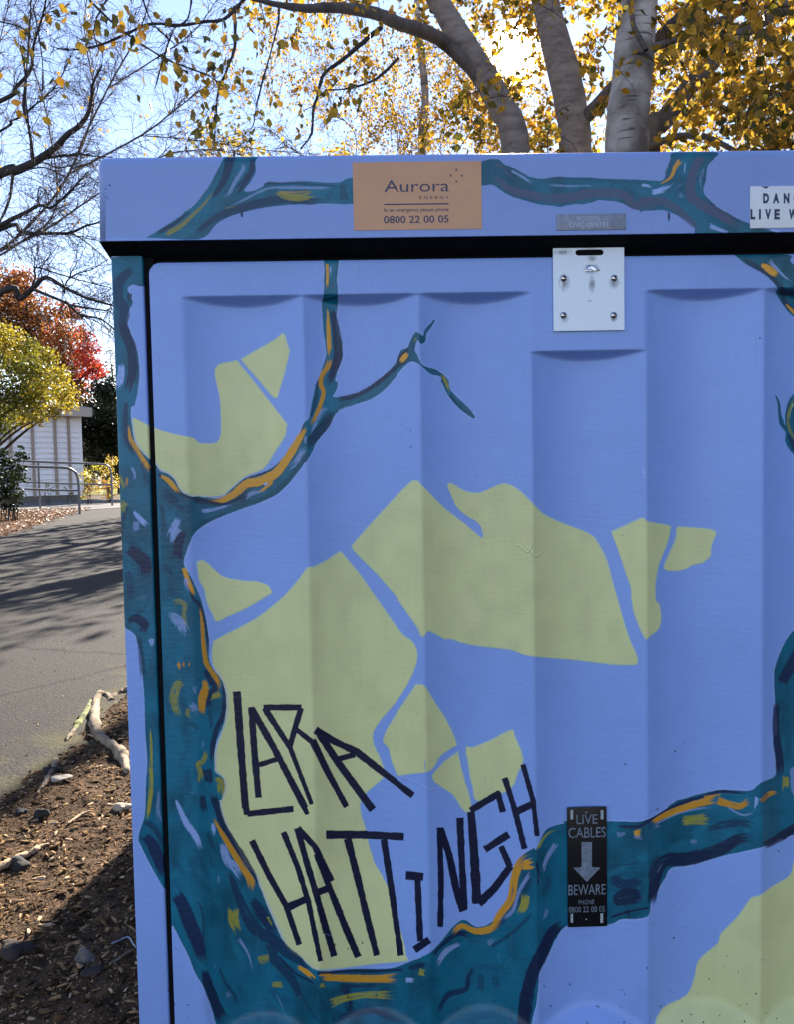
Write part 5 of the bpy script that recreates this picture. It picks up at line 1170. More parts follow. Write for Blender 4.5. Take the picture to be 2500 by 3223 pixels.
# handrails
M_RAIL = mat('galvanised_rail', (.12, .13, .15), .45, metal=.3, var=.2)
def rail(k, tops, mids, posts, d0, d1, xa, xb, lab):
    def D(px): return d0+(d1-d0)*(px-xa)/(xb-xa)
    def q(p): return P(p[0], p[1], D(p[0]))
    g = G(*cc(k, posts[-1][-1])[0])
    r_ = thing('handrail', (q(cc(k, posts[-1][-1])[0])[0], q(cc(k, posts[-1][-1])[0])[1], 0), lab, 'handrail', 'tubular handrails along the path')
    for nm, ln in [('top_rail', tops), ('mid_rail', mids)]:
        pts = smooth_path(np.array([q(p) for p in cc(k, *ln)]), 6)
        v, f, _ = tubes([(pts, .034 if nm == 'top_rail' else .026)], 8); mesh(nm, v, f, M_RAIL, r_, smooth=True)
    for ps in posts:
        pp = cc(k, *ps); a_ = q(pp[0]); b2 = q(pp[-1]); b2 = np.array([a_[0], a_[1], 0]) if len(pp) == 2 else b2
        pts = np.array([q(p) for p in pp[:-1]]+[b2]); pts = smooth_path(pts, 5); pts[-1][2] = 0
        v, f, _ = tubes([(pts, .034)], 8); mesh('post', v, f, M_RAIL, r_, smooth=True)
rail('Q', [(-200,1440),(160,1455),(380,1465),(600,1470),(680,1480)], [(-200,1655),(200,1680),(500,1690),(775,1697)], [[(680,1480),(740,1520),(765,1600),(775,1750),(780,1905)]], 19.5, 21.5, -60, 247, 'near tubular grey handrail with a rounded end post')
rail('Q', [(150,1405),(500,1420),(800,1430),(980,1438)], [(230,1615),(600,1628),(900,1635),(1098,1640)], [[(375,1415),(372,1800)], [(980,1438),(1050,1450),(1085,1500),(1095,1650),(1100,1810)]], 25, 27, 50, 349, 'far tubular grey handrail behind the near one')

M_YEL = leaf_mat('yellow_maple_leaves', [(.04, .06, .008), (.11, .13, .015), (.28, .25, .025), (.50, .36, .03)], .4)
M_RED = leaf_mat('red_maple_leaves', [(.06, .035, .012), (.18, .09, .025), (.36, .13, .03), (.45, .065, .03), (.52, .05, .04)], .4)
M_DKG = leaf_mat('dark_evergreen_leaves', [(.010, .016, .006), (.03, .045, .012), (.06, .07, .02)], .15)
M_BRN = leaf_mat('brown_green_leaves', [(.05, .05, .02), (.13, .11, .03), (.22, .17, .05)], .3)
M_LIME = leaf_mat('yellow_green_shrub_leaves', [(.12, .12, .02), (.34, .30, .04), (.6, .48, .08), (.45, .22, .06)], .5)
M_BARK = mat('dark_bark', (.035, .028, .022), .9, var=.3, vscale=12, bump=.6, bscale=25, stretch=(1, 1, .3))
def simple_tree(name, base, trunk_h, tr, crown, m_leaf, lab, cat, group=None, seed=0, limbs=6, kind_crown='crown'):
    t_ = thing(name, (base[0], base[1], 0), lab, cat, group)
    r = np.random.default_rng(seed)
    top = np.array([base[0]+r.normal(0, .1), base[1], trunk_h])
    pth = [(smooth_path([np.array([base[0], base[1], -.05]), np.array([base[0]+.05, base[1], trunk_h*.5]), top], 5), np.linspace(tr, tr*.6, 11))]
    for k in range(limbs):
        cx = crown['c'][int(r.integers(len(crown['c'])))]; e = np.array(cx[:3]); s0 = pth[0][0][int(r.integers(5, 11))]
        mid = (s0+e)/2+np.array([r.normal(0, .2), r.normal(0, .2), .2]); pth.append((smooth_path([s0, mid, e], 4), np.linspace(tr*.45, tr*.12, 9)))
    v, f, _ = tubes(pth, 7); mesh('trunk', v, f, M_BARK, t_, smooth=True)
    v, f, a_ = blob_crown(crown['c'], crown['per'], crown['size'], seed, colour=crown.get('col'))
    mesh('crown', v, f, m_leaf, t_, attr=a_)
    return t_
def clump_px(lst, d, sc_=1.0, dj=.8, seed=0):
    r = np.random.default_rng(seed); out = []
    for (px, py, rp) in lst:
        dd = d+r.uniform(-dj, dj); p = P(px, py, dd); out.append((p[0], p[1], p[2], rp*dd/F_PX*sc_))
    return out
yl = [(-160,1180,110),(-60,1110,100),(20,1080,70),(60,1150,80),(-40,1240,110),(60,1250,75),(120,1170,60),(130,1240,60),(180,1180,45),(200,1240,50),(215,1275,32),(170,1290,35),(100,1300,45),(30,1310,50),(-80,1330,70),(75,1325,26),(120,1318,28),(0,1345,40),(5,1045,40),(90,1095,40),(150,1120,34)]
yc = clump_px(yl, 23, dj=1.2, seed=1)
simple_tree('maple_tree', (P(-60, 1400, 23.5)[0], P(-60, 1400, 23.5)[1]), 2.6, .12, dict(c=yc, per=2800, size=.085, col=[.45,.6,.8,.35,.4,.3,.45,.75,.8,.8,.9,.8,.6,.5,.4,.9,.8,.35,.85,.5,.7]), M_YEL, 'yellow green autumn tree in front of the white building', 'tree', seed=31)
rl = [(-200,960,160),(-60,930,130),(40,960,110),(60,900,60),(130,1010,90),(80,1080,110),(-40,1060,130),(190,1060,70),(160,1130,90),(230,1120,60),(255,1060,40),(270,1130,45),(290,1170,40),(240,1190,55),(300,1150,28),(200,1210,60),(130,1200,90),(255,1235,50),(230,1270,45),(285,1095,30),(70,870,35),(270,1290,35),(215,985,40),(315,1180,22)]
rcol = [.25,.3,.35,.4,.35,.2,.2,.45,.3,.6,.75,.8,.95,.7,.95,.4,.2,.5,.35,.85,.5,.3,.5,.95]
rc = clump_px(rl, 40, dj=2, seed=2)
simple_tree('maple_tree', (P(120, 1400, 41)[0], P(120, 1400, 41)[1]), 5, .25, dict(c=rc, per=900, size=.16, col=rcol), M_RED, 'tall orange and red autumn tree rising behind the yellow green one', 'tree', seed=32)
dl = [(330,1225,45),(360,1260,50),(310,1290,60),(350,1330,70),(290,1350,60),(330,1400,70),(380,1380,60),(290,1420,50),(370,1430,60),(420,1300,80),(440,1400,80),(300,1460,40),(350,1470,45),(500,1350,90),(600,1380,90),(700,1400,90)]
simple_tree('evergreen_tree', (P(340, 1450, 37)[0], P(340, 1450, 37)[1]), 3, .15, dict(c=clump_px(dl, 37, dj=1.2, seed=3), per=2000, size=.16), M_DKG, 'dark evergreen tree between the red tree and the cabinet', 'tree', seed=33)
bl = [(330,1180,30),(350,1150,28),(365,1200,34),(345,1110,20),(400,1170,60)]
simple_tree('brown_leaved_tree', (P(372, 1450, 45)[0], P(372, 1450, 45)[1]), 5, .12, dict(c=clump_px(bl, 45, dj=1, seed=4), per=300, size=.14), M_BRN, 'pale brown tree just above the dark evergreen by the cabinet edge', 'tree', seed=34)
def bush(name, lst, d, per, size, m, lab, seed, stems=True, dj=.3, cat='shrub', grp=None):
    c = clump_px(lst, d, dj=dj, seed=seed); xs_ = np.array(c); b_ = (xs_[:, 0].mean(), xs_[:, 1].mean(), 0)
    t_ = thing(name, b_, lab, cat, grp); r = np.random.default_rng(seed)
    v, f, a_ = blob_crown(c, per, size, seed); z = v[:, 2]; v[:, 2] = np.where(z < .03, .03+abs(z)*.2, z)
    mesh('foliage', v, f, m, t_, attr=a_)
    pth = []
    for x in c: pth.append((smooth_path([np.array([b_[0]+r.normal(0, .1), b_[1]+r.normal(0, .1), 0]), np.array([(b_[0]+x[0])/2, (b_[1]+x[1])/2, x[2]*.6]), np.array(x[:3])], 3), np.linspace(.014, .005, 7)))
    v, f, _ = tubes(pth, 4); mesh('stem', v, f, M_BARK, t_)
bush('flowering_shrub', [(270,1500,28),(285,1540,30),(300,1470,18),(262,1560,20)], 29, 1500, .075, M_LIME, 'reddish and yellow shrub just right of the near handrail post', 51)
bush('flowering_shrub', [(335,1480,30),(350,1450,22),(330,1520,26),(362,1520,26),(345,1560,22)], 30, 1500, .075, M_LIME, 'bright yellow green shrub behind the far handrail post', 52)
bush('flowering_shrub', [(150,1530,18),(165,1545,16),(140,1550,14)], 29, 900, .07, M_LIME, 'low sparse yellowish shrub seen through the near handrail', 53)
bush('flowering_shrub', [(210,1540,16),(225,1555,14)], 30, 800, .07, M_BRN, 'small twiggy plant left of the near handrail post', 54)
M_CAM = leaf_mat('glossy_camellia_leaves', [(.008, .016, .006), (.02, .035, .01), (.05, .075, .02)], .12, rough=.22)
cl = [(-60,1480,70),(0,1500,50),(30,1460,30),(60,1430,18),(80,1440,12),(50,1500,35),(20,1550,45),(-50,1570,60),(55,1560,22),(30,1590,26),(70,1475,16),(64,1410,10),(-20,1440,40),(10,1425,18),(45,1605,12)]
bush('camellia_bush', cl, 18.5, 3200, .085, M_CAM, 'dark glossy camellia bush at the left end of the handrails', 55, dj=.25, cat='bush')
# fallen leaves on the far bed
def bed_h(x, y): return x*0+.01
r = np.random.default_rng(61); n = 26000; x = r.uniform(-16, -6.4, n); y = r.uniform(11, 24.5, n)
ok = (x < -6.5-.245*(y-12.5)+r.normal(0, .12, n)); x, y = x[ok], y[ok]
v, f, a_ = leaf_soup(np.stack([x, y, x*0+.03], -1), r.uniform(.04, .1, len(x)), 62)
v[:, 2] = .012+np.clip((v[:, 2]-.03)*.35+.012, 0, None)
mesh('leaf_litter', v, f, leaf_mat('fallen_leaves', [(.10, .045, .02), (.26, .12, .05), (.42, .20, .06), (.5, .4, .3)], .1), attr=a_); tag(bpy.data.objects['leaf_litter'], 'fallen brown and orange leaves on the garden bed past the driveway', 'leaf litter', kind='stuff')

# ------------------------------------------------------------------ bare tree on the left
M_TWIG = mat('dark_twigs', (.030, .024, .022), .85, var=.3, vscale=30)
M_TWIG2 = mat('brown_twigs', (.085, .065, .06), .85, var=.3, vscale=30)
tb = P(-420, 900, 7.2); tb_xy = tb[:2]
bare = thing('bare_tree', (tb_xy[0], tb_xy[1], 0), 'leafless tree reaching dark crooked branches in from the left edge', 'tree')
v, f, _ = tubes([(smooth_path([np.array([*tb_xy, -.1]), np.array([tb_xy[0]+.05, tb_xy[1], 1.5]), np.array([tb_xy[0]-.05, tb_xy[1]+.1, 3.2]), np.array([tb_xy[0], tb_xy[1], 5.5]), np.array([tb_xy[0]+.2, tb_xy[1], 7.5])], 6), np.linspace(.19, .05, 25))], 10)
mesh('trunk', v, f, M_BARK, bare, smooth=True)
def limb(k, pts, d0, d1, r0, r1, start=None):
    c = cc(k, *pts); n = len(c); q = [P(c[i][0], c[i][1], d0+(d1-d0)*i/(n-1)) for i in range(n)]
    if start is not None: q = [np.array(start)]+q
    p = smooth_path(np.array(q), 5); return (p, np.linspace(r0, r1, len(p)))
def st(z): return (tb_xy[0], tb_xy[1], z)
LB = [
 limb('P', [(0,460),(130,440),(300,370),(430,290),(560,190),(660,80),(770,0),(860,-120),(900,-300),(910,-420),(1000,-600)], 7.0, 6.6, .045, .008, st(3.2)),
 limb('P', [(130,460),(115,560),(105,660),(60,800),(0,920),(-80,1000)], 6.95, 7.1, .014, .010),
 limb('P', [(0,970),(130,900),(260,840),(390,770),(500,795),(640,680),(760,560),(860,440)], 6.8, 6.4, .022, .005, st(2.7)),
 limb('P', [(0,1010),(200,1030),(370,1050),(540,1045),(690,1040),(850,970),(930,950),(1060,900)], 6.9, 6.5, .020, .006, st(2.6)),
 limb('P', [(0,1630),(180,1690),(340,1570),(450,1480),(640,1580),(850,1680),(1090,1750),(1250,1800)], 6.5, 6.2, .030, .005, st(1.9)),
 limb('P', [(340,1600),(560,1690),(700,1750),(880,1780),(1090,1810)], 6.4, 6.3, .014, .005),
 limb('P', [(640,1710),(780,1840),(970,1880),(1090,1960),(1200,2060)], 6.3, 6.2, .010, .005),
 limb('P', [(780,1840),(850,1920),(920,2010)], 6.3, 6.2, .006, .003),
 limb('P', [(300,1600),(345,1480),(350,1380),(560,1440),(800,1510),(1090,1580)], 6.5, 6.3, .009, .004),
 limb('P', [(630,1640),(640,1560),(670,1500),(760,1440),(900,1400),(1060,1300)], 6.4, 6.2, .008, .003),
 limb('P', [(430,310),(560,290),(700,280),(780,270),(940,290),(1100,300)], 6.9, 6.7, .014, .005),
 limb('P', [(330,340),(310,180),(280,0),(230,-200),(250,-500),(200,-800)], 6.8, 6.5, .014, .008),
 limb('P', [(400,340),(560,400),(690,380),(800,330)], 6.9, 6.7, .008, .003),
 limb('P', [(180,440),(400,400),(520,430),(660,510),(720,560)], 6.9, 6.7, .007, .003),
 limb('P', [(60,1020),(130,1100),(150,1200),(200,1310)], 6.9, 6.7, .008, .003),
 limb('P', [(390,770),(370,680),(390,590),(440,620),(560,750)], 6.7, 6.6, .006, .003),
 limb('P', [(700,1045),(800,1100),(930,1200),(1060,1310)], 6.6, 6.4, .008, .003),
 limb('P', [(0,-250),(150,-380),(300,-560),(330,-800),(420,-1100),(480,-1400)], 7.0, 6.6, .022, .006, st(3.9)),
 limb('P', [(-10,50),(100,-50),(200,-100),(400,-260),(560,-420),(700,-700)], 7.3, 7.2, .012, .005, st(3.5)),
]
for k, L_ in enumerate(LB): 
    v, f, _ = tubes([L_], 7); mesh('branch', v, f, M_TWIG, bare, smooth=True)
tw = []
for k, L_ in enumerate(LB):
    ln = np.linalg.norm(np.diff(L_[0], axis=0), axis=1).sum()
    tw += grow(L_, int(9*ln)+4, .55, .0042, 500+k, levels=3, droop=.12, spread=.8, nper=4, t0=.25 if k in (0, 2, 3, 4, 17, 18) else .05)
tw = [(p, np.maximum(r_, .0011)) for p, r_ in tw]
v, f, _ = tubes(tw, 3); tag(mesh('twigs', v, f, M_TWIG, bare), kind='stuff')
# second, finer tree farther off
b2 = P(-450, 1300, 16)[:2]
far_bare = thing('bare_tree', (b2[0], b2[1], 0), 'finer leafless tree with hazy brown twigs behind the dark crooked branches', 'tree')
def fb(pts, r0, r1, d=15): return limb('W', pts, d, d-1, r0, r1)
FB = [fb([(-300,900),(-150,640),(20,520),(130,400),(190,270),(240,170),(300,60),(340,-80)], .045, .012), fb([(120,420),(180,300),(200,200),(180,60),(200,-100)], .03, .01),
      fb([(150,370),(300,290),(380,230),(470,160)], .03, .008), fb([(-100,560),(-10,400),(-20,200),(20,0)], .03, .01), fb([(-60,560),(80,500),(200,420),(330,340),(430,320),(520,330)], .03, .008),
      fb([(230,190),(340,120),(420,60),(500,-60)], .02, .008), fb([(300,290),(420,300),(560,320),(680,330)], .016, .006), fb([(-100,600),(40,520),(120,440),(100,250),(60,80),(100,-60)], .03, .01),
      fb([(620,340),(600,300),(560,260),(540,200)], .01, .005, 17), fb([(740,420),(760,300),(720,240),(700,180)], .02, .006, 17), fb([(960,420),(940,300),(980,200),(930,120)], .02, .006, 17), fb([(700,420),(640,330),(600,310)], .02, .006, 17), fb([(820,420),(850,320),(900,260)], .02, .006, 17)]
tw = []
for k, L_ in enumerate(FB):
    ln = np.linalg.norm(np.diff(L_[0], axis=0), axis=1).sum(); tw += grow(L_, int(8*ln)+6, 1.2, .008, 700+k, levels=3, droop=.25, spread=.7, nper=4, t0=.15)
v, f, _ = tubes([(p, r_*.7) for p, r_ in FB], 6); mesh('trunk', v, f, M_TWIG2, far_bare, smooth=True)
v, f, _ = tubes([(p, np.maximum(r_, .0022)) for p, r_ in tw], 3); tag(mesh('twigs', v, f, M_TWIG2, far_bare), kind='stuff')
FARTW = tw

# ------------------------------------------------------------------ birches behind the cabinet
m, t, b = new_mat('birch_bark'); M_BIRCH = m
tc = t.nodes.new('ShaderNodeTexCoord'); mp = t.nodes.new('ShaderNodeMapping'); mp.inputs['Scale'].default_value = (3, 3, 26); t.links.new(tc.outputs['Object'], mp.inputs[0])
n = t.nodes.new('ShaderNodeTexNoise'); n.inputs['Scale'].default_value = 1.4; n.inputs['Detail'].default_value = 5; t.links.new(mp.outputs[0], n.inputs['Vector'])
r = t.nodes.new('ShaderNodeValToRGB'); r.color_ramp.elements[0].position = .30; r.color_ramp.elements[0].color = (.03, .026, .022, 1); r.color_ramp.elements[1].position = .42; r.color_ramp.elements[1].color = (.40, .375, .34, 1)
t.links.new(n.outputs['Fac'], r.inputs[0])
n2 = t.nodes.new('ShaderNodeTexNoise'); n2.inputs['Scale'].default_value = 3.5; n2.inputs['Detail'].default_value = 6; t.links.new(tc.outputs['Object'], n2.inputs['Vector'])
r2 = t.nodes.new('ShaderNodeValToRGB'); r2.color_ramp.elements[0].position = .40; r2.color_ramp.elements[0].color = (.35, .31, .27, 1); r2.color_ramp.elements[1].position = .6; r2.color_ramp.elements[1].color = (1, 1, 1, 1); t.links.new(n2.outputs['Fac'], r2.inputs[0])
mx = t.nodes.new('ShaderNodeMix'); mx.data_type = 'RGBA'; mx.blend_type = 'MULTIPLY'; mx.inputs[0].default_value = 1; t.links.new(r.outputs[0], mx.inputs[6]); t.links.new(r2.outputs[0], mx.inputs[7]); t.links.new(mx.outputs[2], b.inputs['Base Color'])
b.inputs['Roughness'].default_value = .75
bp = t.nodes.new('ShaderNodeBump'); bp.inputs['Strength'].default_value = .5; bp.inputs['Distance'].default_value = .01; t.links.new(n.outputs['Fac'], bp.inputs['Height']); t.links.new(bp.outputs[0], b.inputs['Normal'])
M_BBR = mat('birch_branch_bark', (.05, .042, .036), .85, col2=(.13, .11, .095), vscale=9, bump=.5, bscale=30)
def trunkpath(pts, d, r_, foot=None, dj=None):
    """pts photo px from low to high; goes straight down to the ground"""
    q = [P(x, y, d if dj is None else dj[i]) for i, (x, y) in enumerate(pts)]
    f0 = np.array([q[0][0]-(q[1][0]-q[0][0])*.4, q[0][1], -.05]); p = smooth_path(np.array([f0, (f0+q[0])/2+np.array([0, 0, .1])]+q), 6)
    return (p, np.interp(np.linspace(0, 1, len(p)), np.linspace(0, 1, len(r_)), r_))
def btree(name, tr, lab, m=M_BIRCH):
    b0 = tr[0][0]; o = thing(name, (b0[0], b0[1], 0), lab, 'tree', 'birches behind the cabinet')
    v, f, _ = tubes([tr], 16); v += np.random.default_rng(5).normal(0, .002, v.shape); mesh('trunk', v, f, m, o, smooth=True); return o
TA = trunkpath([(1972,480),(1990,250),(2010,0),(2030,-300),(2020,-700),(2080,-1200),(2060,-1700)], 6.2, [.2, .19, .168, .155, .147, .12, .09, .05, .02])
TB = trunkpath([(1811,480),(1800,350),(1773,220),(1715,0),(1660,-250),(1600,-600),(1560,-1100)], 6.9, [.18, .16, .14, .136, .135, .11, .08, .04, .02])
TCp = trunkpath([(1624,480),(1580,340),(1525,240),(1455,130),(1390,20),(1310,-120),(1200,-400),(1050,-800)], 6.4, [.15, .13, .11, .105, .10, .09, .07, .05, .02])
TD = trunkpath([(2040,470),(2090,380),(2170,275),(2239,200),(2300,130),(2401,62),(2500,10),(2700,-120),(2900,-400)], 6.6, [.12, .11, .09, .075, .07, .065, .06, .045, .02])
bA = btree('birch_tree', TA, 'broad white barked birch trunk right of centre behind the cabinet')
M_BROWNB = mat('brown_birch_bark', (.10, .08, .068), .9, col2=(.27, .225, .185), vscale=6, bump=.6, bscale=25, stretch=(1, 1, 2.5))
bB = btree('birch_tree', TB, 'grey brown birch trunk just left of the broad white one', M_BROWNB)
bC = btree('birch_tree', TCp, 'leaning brown grey birch trunk under the sun with a long limb to the left', M_BROWNB)
bD = btree('birch_tree', TD, 'dark slanting birch stem right of the broad white trunk', M_BBR)
def blimb(par, pts, dd, rr, m=M_BBR, name='branch'):
    n = len(pts); q = np.array([P(pts[i][0], pts[i][1], np.interp(i/(n-1), np.linspace(0, 1, len(dd)), dd)) for i in range(n)])
    p = smooth_path(q, 5); L_ = (p, np.interp(np.linspace(0, 1, len(p)), np.linspace(0, 1, len(rr)), rr))
    v, f, _ = tubes([L_], 9); v += np.random.default_rng(9).normal(0, .0012, v.shape); mesh(name, v, f, m, par, smooth=True); return L_
BL = []
BL.append((bC, blimb(bC, [(1572,330),(1500,232),(1400,135),(1320,95),(1250,74),(1181,44),(1070,26),(945,26),(797,-2),(650,-60),(500,-120)], [6.45, 6.3, 5.5, 4.6, 3.9, 3.6], [.06, .055, .045, .030, .010, .006])))
BL.append((bB, blimb(bB, [(1810,400),(1862,354),(1950,260),(2054,148),(2130,70),(2195,0),(2300,-120),(2380,-260)], [6.98, 6.5, 6.1, 5.8], [.06, .06, .055, .04, .02])))
BL.append((bB, blimb(bB, [(2050,152),(2120,130),(2180,100),(2320,45),(2400,22),(2500,15),(2620,0)], [6.12, 5.7], [.03, .024, .012])))
BL.append((bA, blimb(bA, [(1990,-80),(1988,0),(1995,80),(2020,130),(2035,160)], [6.0, 5.95], [.012, .02, .022])))
BL.append((bD, blimb(bD, [(2045,465),(2100,440),(2158,428),(2231,435),(2305,472),(2380,520)], [6.5, 6.2], [.03, .025, .018])))
BL.append((bC, blimb(bC, [(1200,88),(1165,115),(1107,165),(1070,195),(1018,236),(1000,300),(985,345),(980,420),(945,470)], [4.5, 4.3], [.014, .012, .009, .007, .004], m=M_TWIG)))
def bt(pts, dd, rr, par=None):
    q = cc('W', *[(0, 0)]); 
    BL.append((bC, blimb(bC, [(x*.738, y*.738) for x, y in pts], dd, rr, m=M_TWIG)))
bt([(1050,-10),(960,80),(870,95),(760,110),(640,105),(530,150),(450,185),(390,203),(290,215),(220,200)], [4.2, 3.5], [.009, .007, .005, .002])
bt([(600,-60),(615,20),(650,100),(700,150),(745,190)], [3.8, 3.5], [.006, .003, .002])
bt([(330,-60),(380,0),(470,90),(560,160),(700,250),(800,290),(900,330),(945,385)], [3.9, 3.5], [.006, .005, .003, .002])
bt([(1000,30),(1000,200),(970,290),(930,400),(920,500),(912,620)], [3.9, 3.6], [.008, .006, .004, .002])
bt([(130,-60),(132,0),(128,100),(118,250),(110,400),(125,560),(135,690)], [3.9, 3.8], [.004, .003, .003])
bt([(140,20),(165,150),(182,280),(180,390)], [3.9, 3.8], [.003, .002])
bt([(-40,80),(0,95),(90,118),(140,175)], [3.8, 3.8], [.003, .002])
bt([(1190,20),(1185,100),(1160,200),(1100,420),(1080,540)], [4.6, 4.4], [.007, .004, .002])
bt([(1700,250),(1600,340),(1480,380),(1385,385)], [4.8, 4.4], [.01, .006, .003])
bt([(820,-40),(800,80),(740,130),(700,240),(660,380)], [3.9, 3.6], [.004, .002])
bt([(480,-40),(420,60),(400,140),(420,210)], [3.8, 3.6], [.004, .002])
twn = []
for k, (par, L_) in enumerate(BL[5:]):
    ln = np.linalg.norm(np.diff(L_[0], axis=0), axis=1).sum(); twn += grow(L_, int(7*ln)+3, .28, .0018, 900+k, levels=2, droop=.6, spread=.6, nper=2, t0=.1)
v, f, _ = tubes([(p, np.maximum(r_, .0007)) for p, r_ in twn], 4); tag(mesh('twigs', v, f, M_TWIG, bC), kind='stuff')

M_BLEAF = leaf_mat('birch_leaves', [(.05, .06, .01), (.13, .11, .015), (.30, .20, .02), (.52, .30, .025), (.32, .14, .02)], .4, obj_random=True)
M_BLEAFM = leaf_mat('birch_leaves_far', [(.07, .075, .012), (.22, .16, .02), (.46, .27, .025), (.70, .42, .04), (.40, .18, .02)], .55)  # crown leaves paled, a hazy flare veil put into their colour
# near leaves: the 300 that show largest are single leaves
lists = [(45,437),(78,470),(180,500),(83,390),(133,365),(60,160),(97,128),(200,110),(235,97),(285,75),(325,50),(355,80),(350,165),(345,190),(245,40),(295,10),(420,210),(445,125),(435,70),(380,70),(390,110),(415,85),(525,25),(530,110),(565,148),(525,178),(585,225),(660,225),(685,230),(710,215),(775,195),(763,232),(740,265),(765,280),(703,262),(687,320),(710,390),(637,425),(583,405),(800,330),(793,375),(840,215),(750,345),(875,370),(920,350),(905,380),(838,410),(822,465),(765,520),(830,575),(800,580),(850,545),(880,540),(885,587),(865,610),(910,607),(800,630),(835,630),(888,640),(728,640),(1003,325),(835,155),(870,155),(910,265),(935,230),(965,240),(600,130),(600,100),(770,140),(800,135),(730,80),(845,75),(500,95),(610,150),(395,5),(440,20),(480,60),(560,60),(200,60),(250,20),(1345,450),(1410,480),(1440,465),(1490,355),(1395,385),(1190,200),(1210,170),(1130,80),(1060,110),(1100,180),(1010,145),(1030,190),(960,150),(1000,60),(1060,30),(1150,110),(950,80),(900,120),(1240,180)]
hosts = np.vstack([L_[0] for _, L_ in BL[5:]]+[p for p, _ in twn])
nl = []
rr_ = np.random.default_rng(77)
for (x, y) in lists: nl.append((P(x*.738, y*.738, rr_.uniform(3.3, 3.8)), rr_.uniform(.040, .058)))
tries = 0
ends = [p[-1] for p, _ in twn]+[p[len(p)//2] for p, _ in twn]; rr_.shuffle(ends)
for e in ends:
    u, v_ = proj(*e)
    if len(nl) >= 300: break
    if v_ > 430 or u < -50 or u > 1700: continue
    if u < 620 and rr_.random() < .55: continue
    nl.append((np.array(e)+rr_.normal(0, .02, 3), rr_.uniform(.032, .052)))
lm = []
for k in range(10):
    r = np.random.default_rng(300+k); a_ = np.array([0, 0, -1.]); 
    out = [(-.5, 0), (-.36, .16), (-.2, .30), (0, .36), (.18, .28), (.36, .14), (.56, 0)]
    cur = r.uniform(-.25, .25); fold = r.uniform(.1, .4)
    V_ = [(0, y, -(x+.5)) for x, y in [(-.5, 0)]]; V_ = []
    for i, (x, y) in enumerate(out): V_.append((0, cur*(x+.5)**2, -(x+.5)))
    for i, (x, y) in enumerate(out): V_.append((y*(1+.1*r.normal()), cur*(x+.5)**2+fold*y, -(x+.5)+.06*(i % 2)))
    for i, (x, y) in enumerate(out): V_.append((-y*(1+.1*r.normal()), cur*(x+.5)**2+fold*y, -(x+.5)+.06*(i % 2)))
    V_ += [(.012, .0, .35), (-.012, .0, .35)]
    F_ = []
    for i in range(6): F_.append([i, i+1, 7+i+1, 7+i]); F_.append([i+1, i, 14+i, 14+i+1])
    F_.append([0, 21, 22])
    me = bpy.data.meshes.new('leaf'); me.from_pydata(V_, [], F_); me.polygons.foreach_set('use_smooth', np.ones(len(me.polygons), bool)); me.materials.append(M_BLEAF); lm.append(me)
bcl = world_loc(bC)
for k, (p, s_) in enumerate(nl[:300]):
    o = bpy.data.objects.new('leaf', lm[k % 10]); C.objects.link(o); o.parent = bC; o.location = Vector(tuple(p))-bcl
    o.scale = (s_,)*3; o.rotation_euler = (rr_.normal(0, .6), rr_.normal(0, .6), rr_.uniform(0, 6.28))
# crowns: drooping twigs strung with leaves
def canopy(n_tw, region, nleaf, L, size, seed, keep=None, droop=1.2):
    r = np.random.default_rng(seed); pth = []; Cc = []
    while len(pth) < n_tw:
        px, py, d = r.uniform(region[0], region[1]), r.uniform(region[2], region[3]), r.uniform(region[4], region[5])
        if keep is not None and r.random() > keep(px, py): continue
        q = P(px, py, d)
        if q[2] < .8: continue
        dr_ = r.normal(0, 1, 3); dr_[2] = r.uniform(-.6, .5); dr_ /= np.linalg.norm(dr_); pts = [q]; l = L*r.uniform(.5, 1.3)
        for s_ in range(6):
            dr_ = dr_+r.normal(0, .2, 3); dr_[2] -= droop*.22; dr_ /= np.linalg.norm(dr_); q = q+dr_*l/6; pts.append(q)
        pts = np.array(pts); pth.append((pts, np.linspace(.004, .0013, 7)))
        t_ = r.uniform(0, 6, nleaf); i0 = np.minimum(t_.astype(int), 5); f_ = (t_-i0)[:, None]
        Cc.append(pts[i0]*(1-f_)+pts[i0+1]*f_+r.normal(0, .035, (nleaf, 3)))
    Cc = np.vstack(Cc); u, v_ = proj(Cc[:, 0], Cc[:, 1], Cc[:, 2])
    ok = np.hypot(u-1616, v_-185) > 60*r.uniform(.6, 1.3, len(u))
    s_ = Cc[:, 2]/SUN_DIR[2]; gx_, gy_ = Cc[:, 0]-SUN_DIR[0]*s_, Cc[:, 1]-SUN_DIR[1]*s_      # an open gap lets the low sun onto the mulch
    ok &= ~((gx_ > -1.5) & (gx_ < -.3) & (gy_ > .0) & (gy_ < 3.0) & (r.random(len(u)) < .93)); Cc = Cc[ok]
    return pth, Cc, size*r.uniform(.65, 1.25, len(Cc))
def add_crown(par, args, seed, m=M_BLEAFM, big=True):
    pth, Cc, S_ = canopy(*args[:5], seed=seed, **(args[5] if len(args) > 5 else {})) if False else canopy(args[0], args[1], args[2], args[3], args[4], seed, **(args[5] if len(args) > 5 else {}))
    v, f, _ = tubes(pth, 3); tag(mesh('crown_twigs', v, f, M_TWIG, par), kind='stuff')
    v, f, a_ = leaf_soup(Cc, S_, seed+1, droop=.8, big=big); tag(mesh('crown', v, f, m, par, attr=a_), kind='stuff')
kr = lambda x, y: np.clip((x-1150)/500, .05, 1)
add_crown(bA, (520, (1750, 3300, -1500, 560, 6.6, 9), 24, .55, .072, {}), 401)
add_crown(bD, (170, (2180, 3000, -300, 540, 4.0, 6.5), 24, .5, .068, {}), 402)
add_crown(bB, (330, (1450, 2300, -1500, 470, 7.2, 10), 24, .55, .066, {}), 403)
